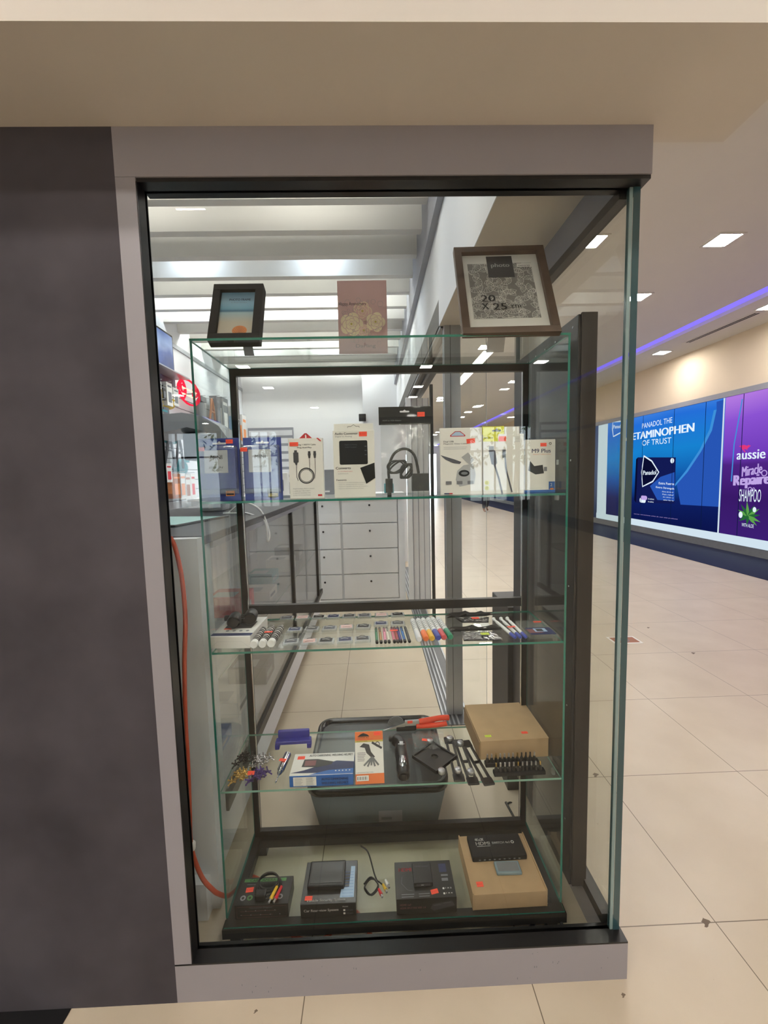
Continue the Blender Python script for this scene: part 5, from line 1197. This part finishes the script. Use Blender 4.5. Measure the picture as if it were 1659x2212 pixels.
# goods on the slat wall: hooks with cards; positions surveyed on the wall plane
WX = -1.795
def hang(px, py, w, h, d, m_, name, lab, cat='hanging goods', group='goods on the slatwall', art='ink_grey', shape=0):
    q = on('x', WX + .12, px, py)
    r = empty(name, (WX + .12, q.y, q.z), label=lab, cat=cat, group=group)
    mb = MB().mat('silver'); mb.tube([(-.118, 0, h / 2 + .01), (.02, 0, h / 2 + .012)], .003, 6); mb.build('hook', r)
    mb = MB().mat(m_)
    if shape == 0: mb.rbox(-d, 0, -w / 2, w / 2, -h / 2, h / 2, .003)
    elif shape == 1: mb.ball((-d / 2, 0, 0), .5, 14, 8, (d, w, h)); mb.rbox(-.01, .0, -w * .35, w * .35, h * .3, h * .5, .002)
    else:
        mb.tube(catmull([(-.01, -w / 2, -h / 2), (0, -w * .2, h * .1), (0, 0, h / 2), (0, w * .25, h * .1), (-.01, w / 2, -h / 2)], 4), .012, 6); mb.tube([(0, -w * .3, 0), (0, w * .3, 0)], .012, 6)
    mb.on(frame((.0, w / 2, -h / 2), (0, -1, 0), (0, 0, 1))) if False else mb.on(frame((.0, -w / 2, -h / 2), (0, 1, 0), (0, 0, 1)))
    if shape == 0: mb.mat(art); mb.rrect(w * .2, h * .15, w * .6, h * .45, .004); mb.rect(w * .15, h * .8, w * .7, h * .08)
    mb.build('pack', r)
    # front side facing the aisle entrance
    if shape == 0:
        mb = MB().on(frame((-d, -w / 2, -h / 2), (1, 0, 0), (0, 0, 1))).mat(art); mb.rrect(d * .15, h * .2, d * .7, h * .5, .002); mb.build('side_print', r)
hang(346, 845, .06, .17, .07, 'white_card', 'earphone_card', 'white earphone card leftmost under the tablet poster')
hang(356, 848, .05, .12, .05, 'black_plastic', 'charger_pack', 'black charger pack between two white cards')
hang(367, 852, .10, .20, .08, 'white_card', 'earphone_card', 'large white card with black earphones drawn on it')
hang(381, 858, .10, .16, .06, 'white_card', 'cable_card', 'small white card right of the earphone card')
hang(349, 868, .05, .22, .05, 'gold', 'yellow_tool_pack', 'upper yellow tool card strip at the left wall edge')
hang(351, 888, .05, .18, .05, 'yellow', 'yellow_tool_pack', 'lower yellow tool card strip at the left wall edge')
hang(374, 873, .20, .09, .10, 'yellow', 'tape_dispenser', 'yellow hand tool hanging on the slatwall', shape=1)
hang(356, 906, .18, .22, .10, 'photo_dark', 'controller_box', 'dark blue controller box hanging at the left wall edge', art='teal')
hang(386, 944, .28, .13, .14, 'teal', 'teal_gadget', 'teal and black gadget pack under the controller box', shape=1)
hang(367, 972, .18, .26, .06, 'dark_grey', 'clamp_stand', 'first dark grey folding clamp on the lower slatwall', shape=2)
hang(388, 978, .16, .28, .06, 'dark_grey', 'clamp_stand', 'second dark grey folding clamp on the lower slatwall', shape=2)
hang(404, 1010, .18, .16, .12, 'teal', 'teal_gadget', 'teal plastic pack beside the folding clamps', shape=1)
hang(383, 1050, .16, .22, .06, 'brown', 'brown_card', 'brown carded pack low on the slatwall', art='orange_print')
hang(396, 1050, .12, .24, .05, 'white_card', 'case_card', 'first white and orange card right of the brown pack', art='orange_print')
hang(407, 1052, .12, .24, .05, 'white_card', 'case_card', 'second white and orange card right of the brown pack', art='brown')
hang(418, 1050, .10, .24, .05, 'white_card', 'case_card', 'third white and orange card behind the cabinet glass edge', art='red')
hang(366, 1022, .10, .16, .05, 'white_card', 'clear_hook_pack', 'pale small pack above the brown card', art='red')
hang(442, 886, .20, .28, .08, 'ink_grey', 'cable_bundle', 'grey bundle of hanging cables right of the neon sign', shape=1)
hang(459, 890, .18, .28, .08, 'brown', 'cable_bundle', 'brownish bundle of hanging cables right of the neon sign', shape=2)
hang(473, 893, .12, .38, .08, 'photo_dark', 'phone_case_card', 'tall dark phone case card near the back of the slatwall')
hang(488, 900, .20, .44, .08, 'mid_grey', 'phone_case_card', 'second tall grey phone case card near the back of the slatwall', art='white_card')
hang(508, 915, .18, .42, .08, 'white_card', 'phone_case_card', 'white phone case card seen through the rear frame', art='pale_blue')
hang(529, 935, .18, .48, .08, 'slat_white', 'phone_case_card', 'pale phone case card with orange corner at the wall end', art='orange_print')
# framed tablet poster and neon sign on the wall
q = on('x', -1.79, 347, 768)
r = empty('tablet_poster', (-1.795, q.y, q.z), label='blue tilted tablet poster high on the left shop wall', cat='poster')
mb = MB().mat('black_plastic'); mb.rbox(0, .02, -.22, .22, -.26, .24, .004); mb.build('poster_frame', r)
mb = MB().mat('tablet_art'); mb.box(.02, .024, -.20, .20, -.24, .22); mb.build('print', r)
q = on('x', -1.70, 409, 848)
r = empty('neon_sign', (-1.70, q.y, q.z), label='glowing red ladybird-shaped neon sign on the left shop wall', cat='neon sign')
mb = MB().mat('black_plastic'); mb.tube([(-.095, -.1, 0), (0, -.1, 0)], .006, 6); mb.tube([(-.095, .1, 0), (0, .1, 0)], .006, 6); mb.build('bracket', r)
E2 = lambda cy, cz, ry, rz, x=0: [(x, cy + ry * cos(a), cz + rz * sin(a)) for a in [i * pi / 10 for i in range(20)]]
mb = MB().mat('neon'); mb.tube(E2(0, 0, .34, .17), .013, 8, True)
for s_ in (-1, 1): mb.tube(catmull([(0, s_ * .32, .02), (0, s_ * .20, .12), (0, s_ * .12, 0), (0, s_ * .20, -.12), (0, s_ * .30, -.04)], 4), .012, 8); mb.tube(E2(s_ * .2, .02, .06, .05), .010, 8, True)
mb.build('red_tube', r)
mb = MB().mat('neon_white'); mb.tube([(0, -.22, .03), (0, .22, .03)], .012, 8); mb.tube([(0, -.2, -.05), (0, .2, -.05)], .010, 8); mb.build('white_tube', r)
r.scale = (1, .7, .7)
mb = MB().mat('alu'); 
q = on('x', -1.66, 362, 798); mb.box(-1.80, -1.62, q.y - .35, q.y + .35, q.z - .01, q.z); mb.build('wall_shelf', label='thin grey shelf ledge below the tablet poster', cat='shelf')

# ------------------------------------------------------------------ a walker far down the corridor
pr = empty('person', (3.92, 13.1, 0), (0, 0, .1), label='person in white shirt and dark trousers walking far down the mall corridor', cat='person')
def skin_mesh(name, verts, edges, radii, m_, parent, sub=1):
    me = bpy.data.meshes.new(name); me.from_pydata(verts, edges, []); o = bpy.data.objects.new(name, me); COL.objects.link(o)
    sk = o.modifiers.new('skin', 'SKIN'); sb = o.modifiers.new('sub', 'SUBSURF'); sb.levels = sub; sb.render_levels = sub
    for i, rr in enumerate(radii):
        d = me.skin_vertices[0].data[i]; d.radius = (rr if isinstance(rr, tuple) else (rr, rr)); d.use_root = (i == 0)
    me.materials.append(M[m_]); o.parent = parent
    dg = bpy.context.evaluated_depsgraph_get(); dg.update(); m2 = bpy.data.meshes.new_from_object(o.evaluated_get(dg))
    o.modifiers.clear(); o.data = m2
    for p in m2.polygons: p.use_smooth = True
    return o
V = [(0, 0, .93), (0, 0, 1.08), (0, 0, 1.25), (0, 0, 1.38), (0, .0, 1.46), (0, -.01, 1.55), (0, -.01, 1.66),
     (-.09, 0, .90), (-.10, -.10, .50), (-.10, -.06, .09), (-.10, -.20, .04), (.09, 0, .90), (.10, .06, .50), (.11, .24, .12), (.11, .12, .05),
     (-.17, 0, 1.37), (-.21, .05, 1.12), (-.22, -.02, .90), (-.22, -.04, .84), (.17, 0, 1.37), (.21, -.05, 1.12), (.22, -.10, .90), (.22, -.13, .84)]
Ed = [(0, 1), (1, 2), (2, 3), (3, 4), (4, 5), (5, 6), (0, 7), (7, 8), (8, 9), (9, 10), (0, 11), (11, 12), (12, 13), (13, 14), (3, 15), (15, 16), (16, 17), (17, 18), (3, 19), (19, 20), (20, 21), (21, 22)]
Rd = [(.14, .10), (.12, .09), (.14, .10), (.15, .09), .055, (.075, .09), (.07, .085), .085, .055, .036, .032, .085, .055, .036, .032, .05, .038, .028, .03, .05, .038, .028, .03]
for s_, b in ((-1, 18), (1, 22)):
    bx, by, bz = V[b]
    for k in range(4):
        V.append((bx + s_ * .004, by - .02 + .014 * k, bz - .045)); V.append((bx, by - .022 + .014 * k, bz - .085 - .008 * (k in (1, 2)))); n = len(V)
        Ed += [(b, n - 2), (n - 2, n - 1)]; Rd += [.009, .007]
    V.append((bx - s_ * .01, by - .045, bz - .03)); n = len(V); Ed.append((b, n - 1)); Rd.append(.009)
skin_mesh('body', V, Ed, Rd, 'skin', pr, 2)
skin_mesh('shirt', [(0, 0, .92), (0, 0, 1.08), (0, 0, 1.25), (0, 0, 1.40), (-.18, 0, 1.37), (-.215, .045, 1.16), (.18, 0, 1.37), (.215, -.045, 1.16)], [(0, 1), (1, 2), (2, 3), (3, 4), (4, 5), (3, 6), (6, 7)], [(.165, .125), (.145, .11), (.165, .12), (.13, .10), .062, .055, .062, .055], 'shirt', pr, 2)
skin_mesh('trousers', [(0, 0, .95), (-.09, 0, .86), (-.10, -.10, .50), (-.10, -.06, .12), (.09, 0, .86), (.10, .06, .50), (.11, .23, .15)], [(0, 1), (1, 2), (2, 3), (0, 4), (4, 5), (5, 6)], [(.155, .12), .10, .072, .06, .10, .072, .06], 'trousers', pr, 2)
MB().mat('hair').ball((0, .0, 1.66), .105, 14, 8, (.9, 1.0, 1.0)).build('hair', pr)
mb = MB().mat('black_matte'); mb.rbox(-.34, -.26, -.16, .10, .62, .84, .02); mb.tube([(-.3, -.1, .84), (-.27, -.03, .93), (-.3, .05, .84)], .008, 6); mb.build('tote_bag', loc=(3.92, 13.1, 0), label='dark shopping bag held by the walking person', cat='bag')
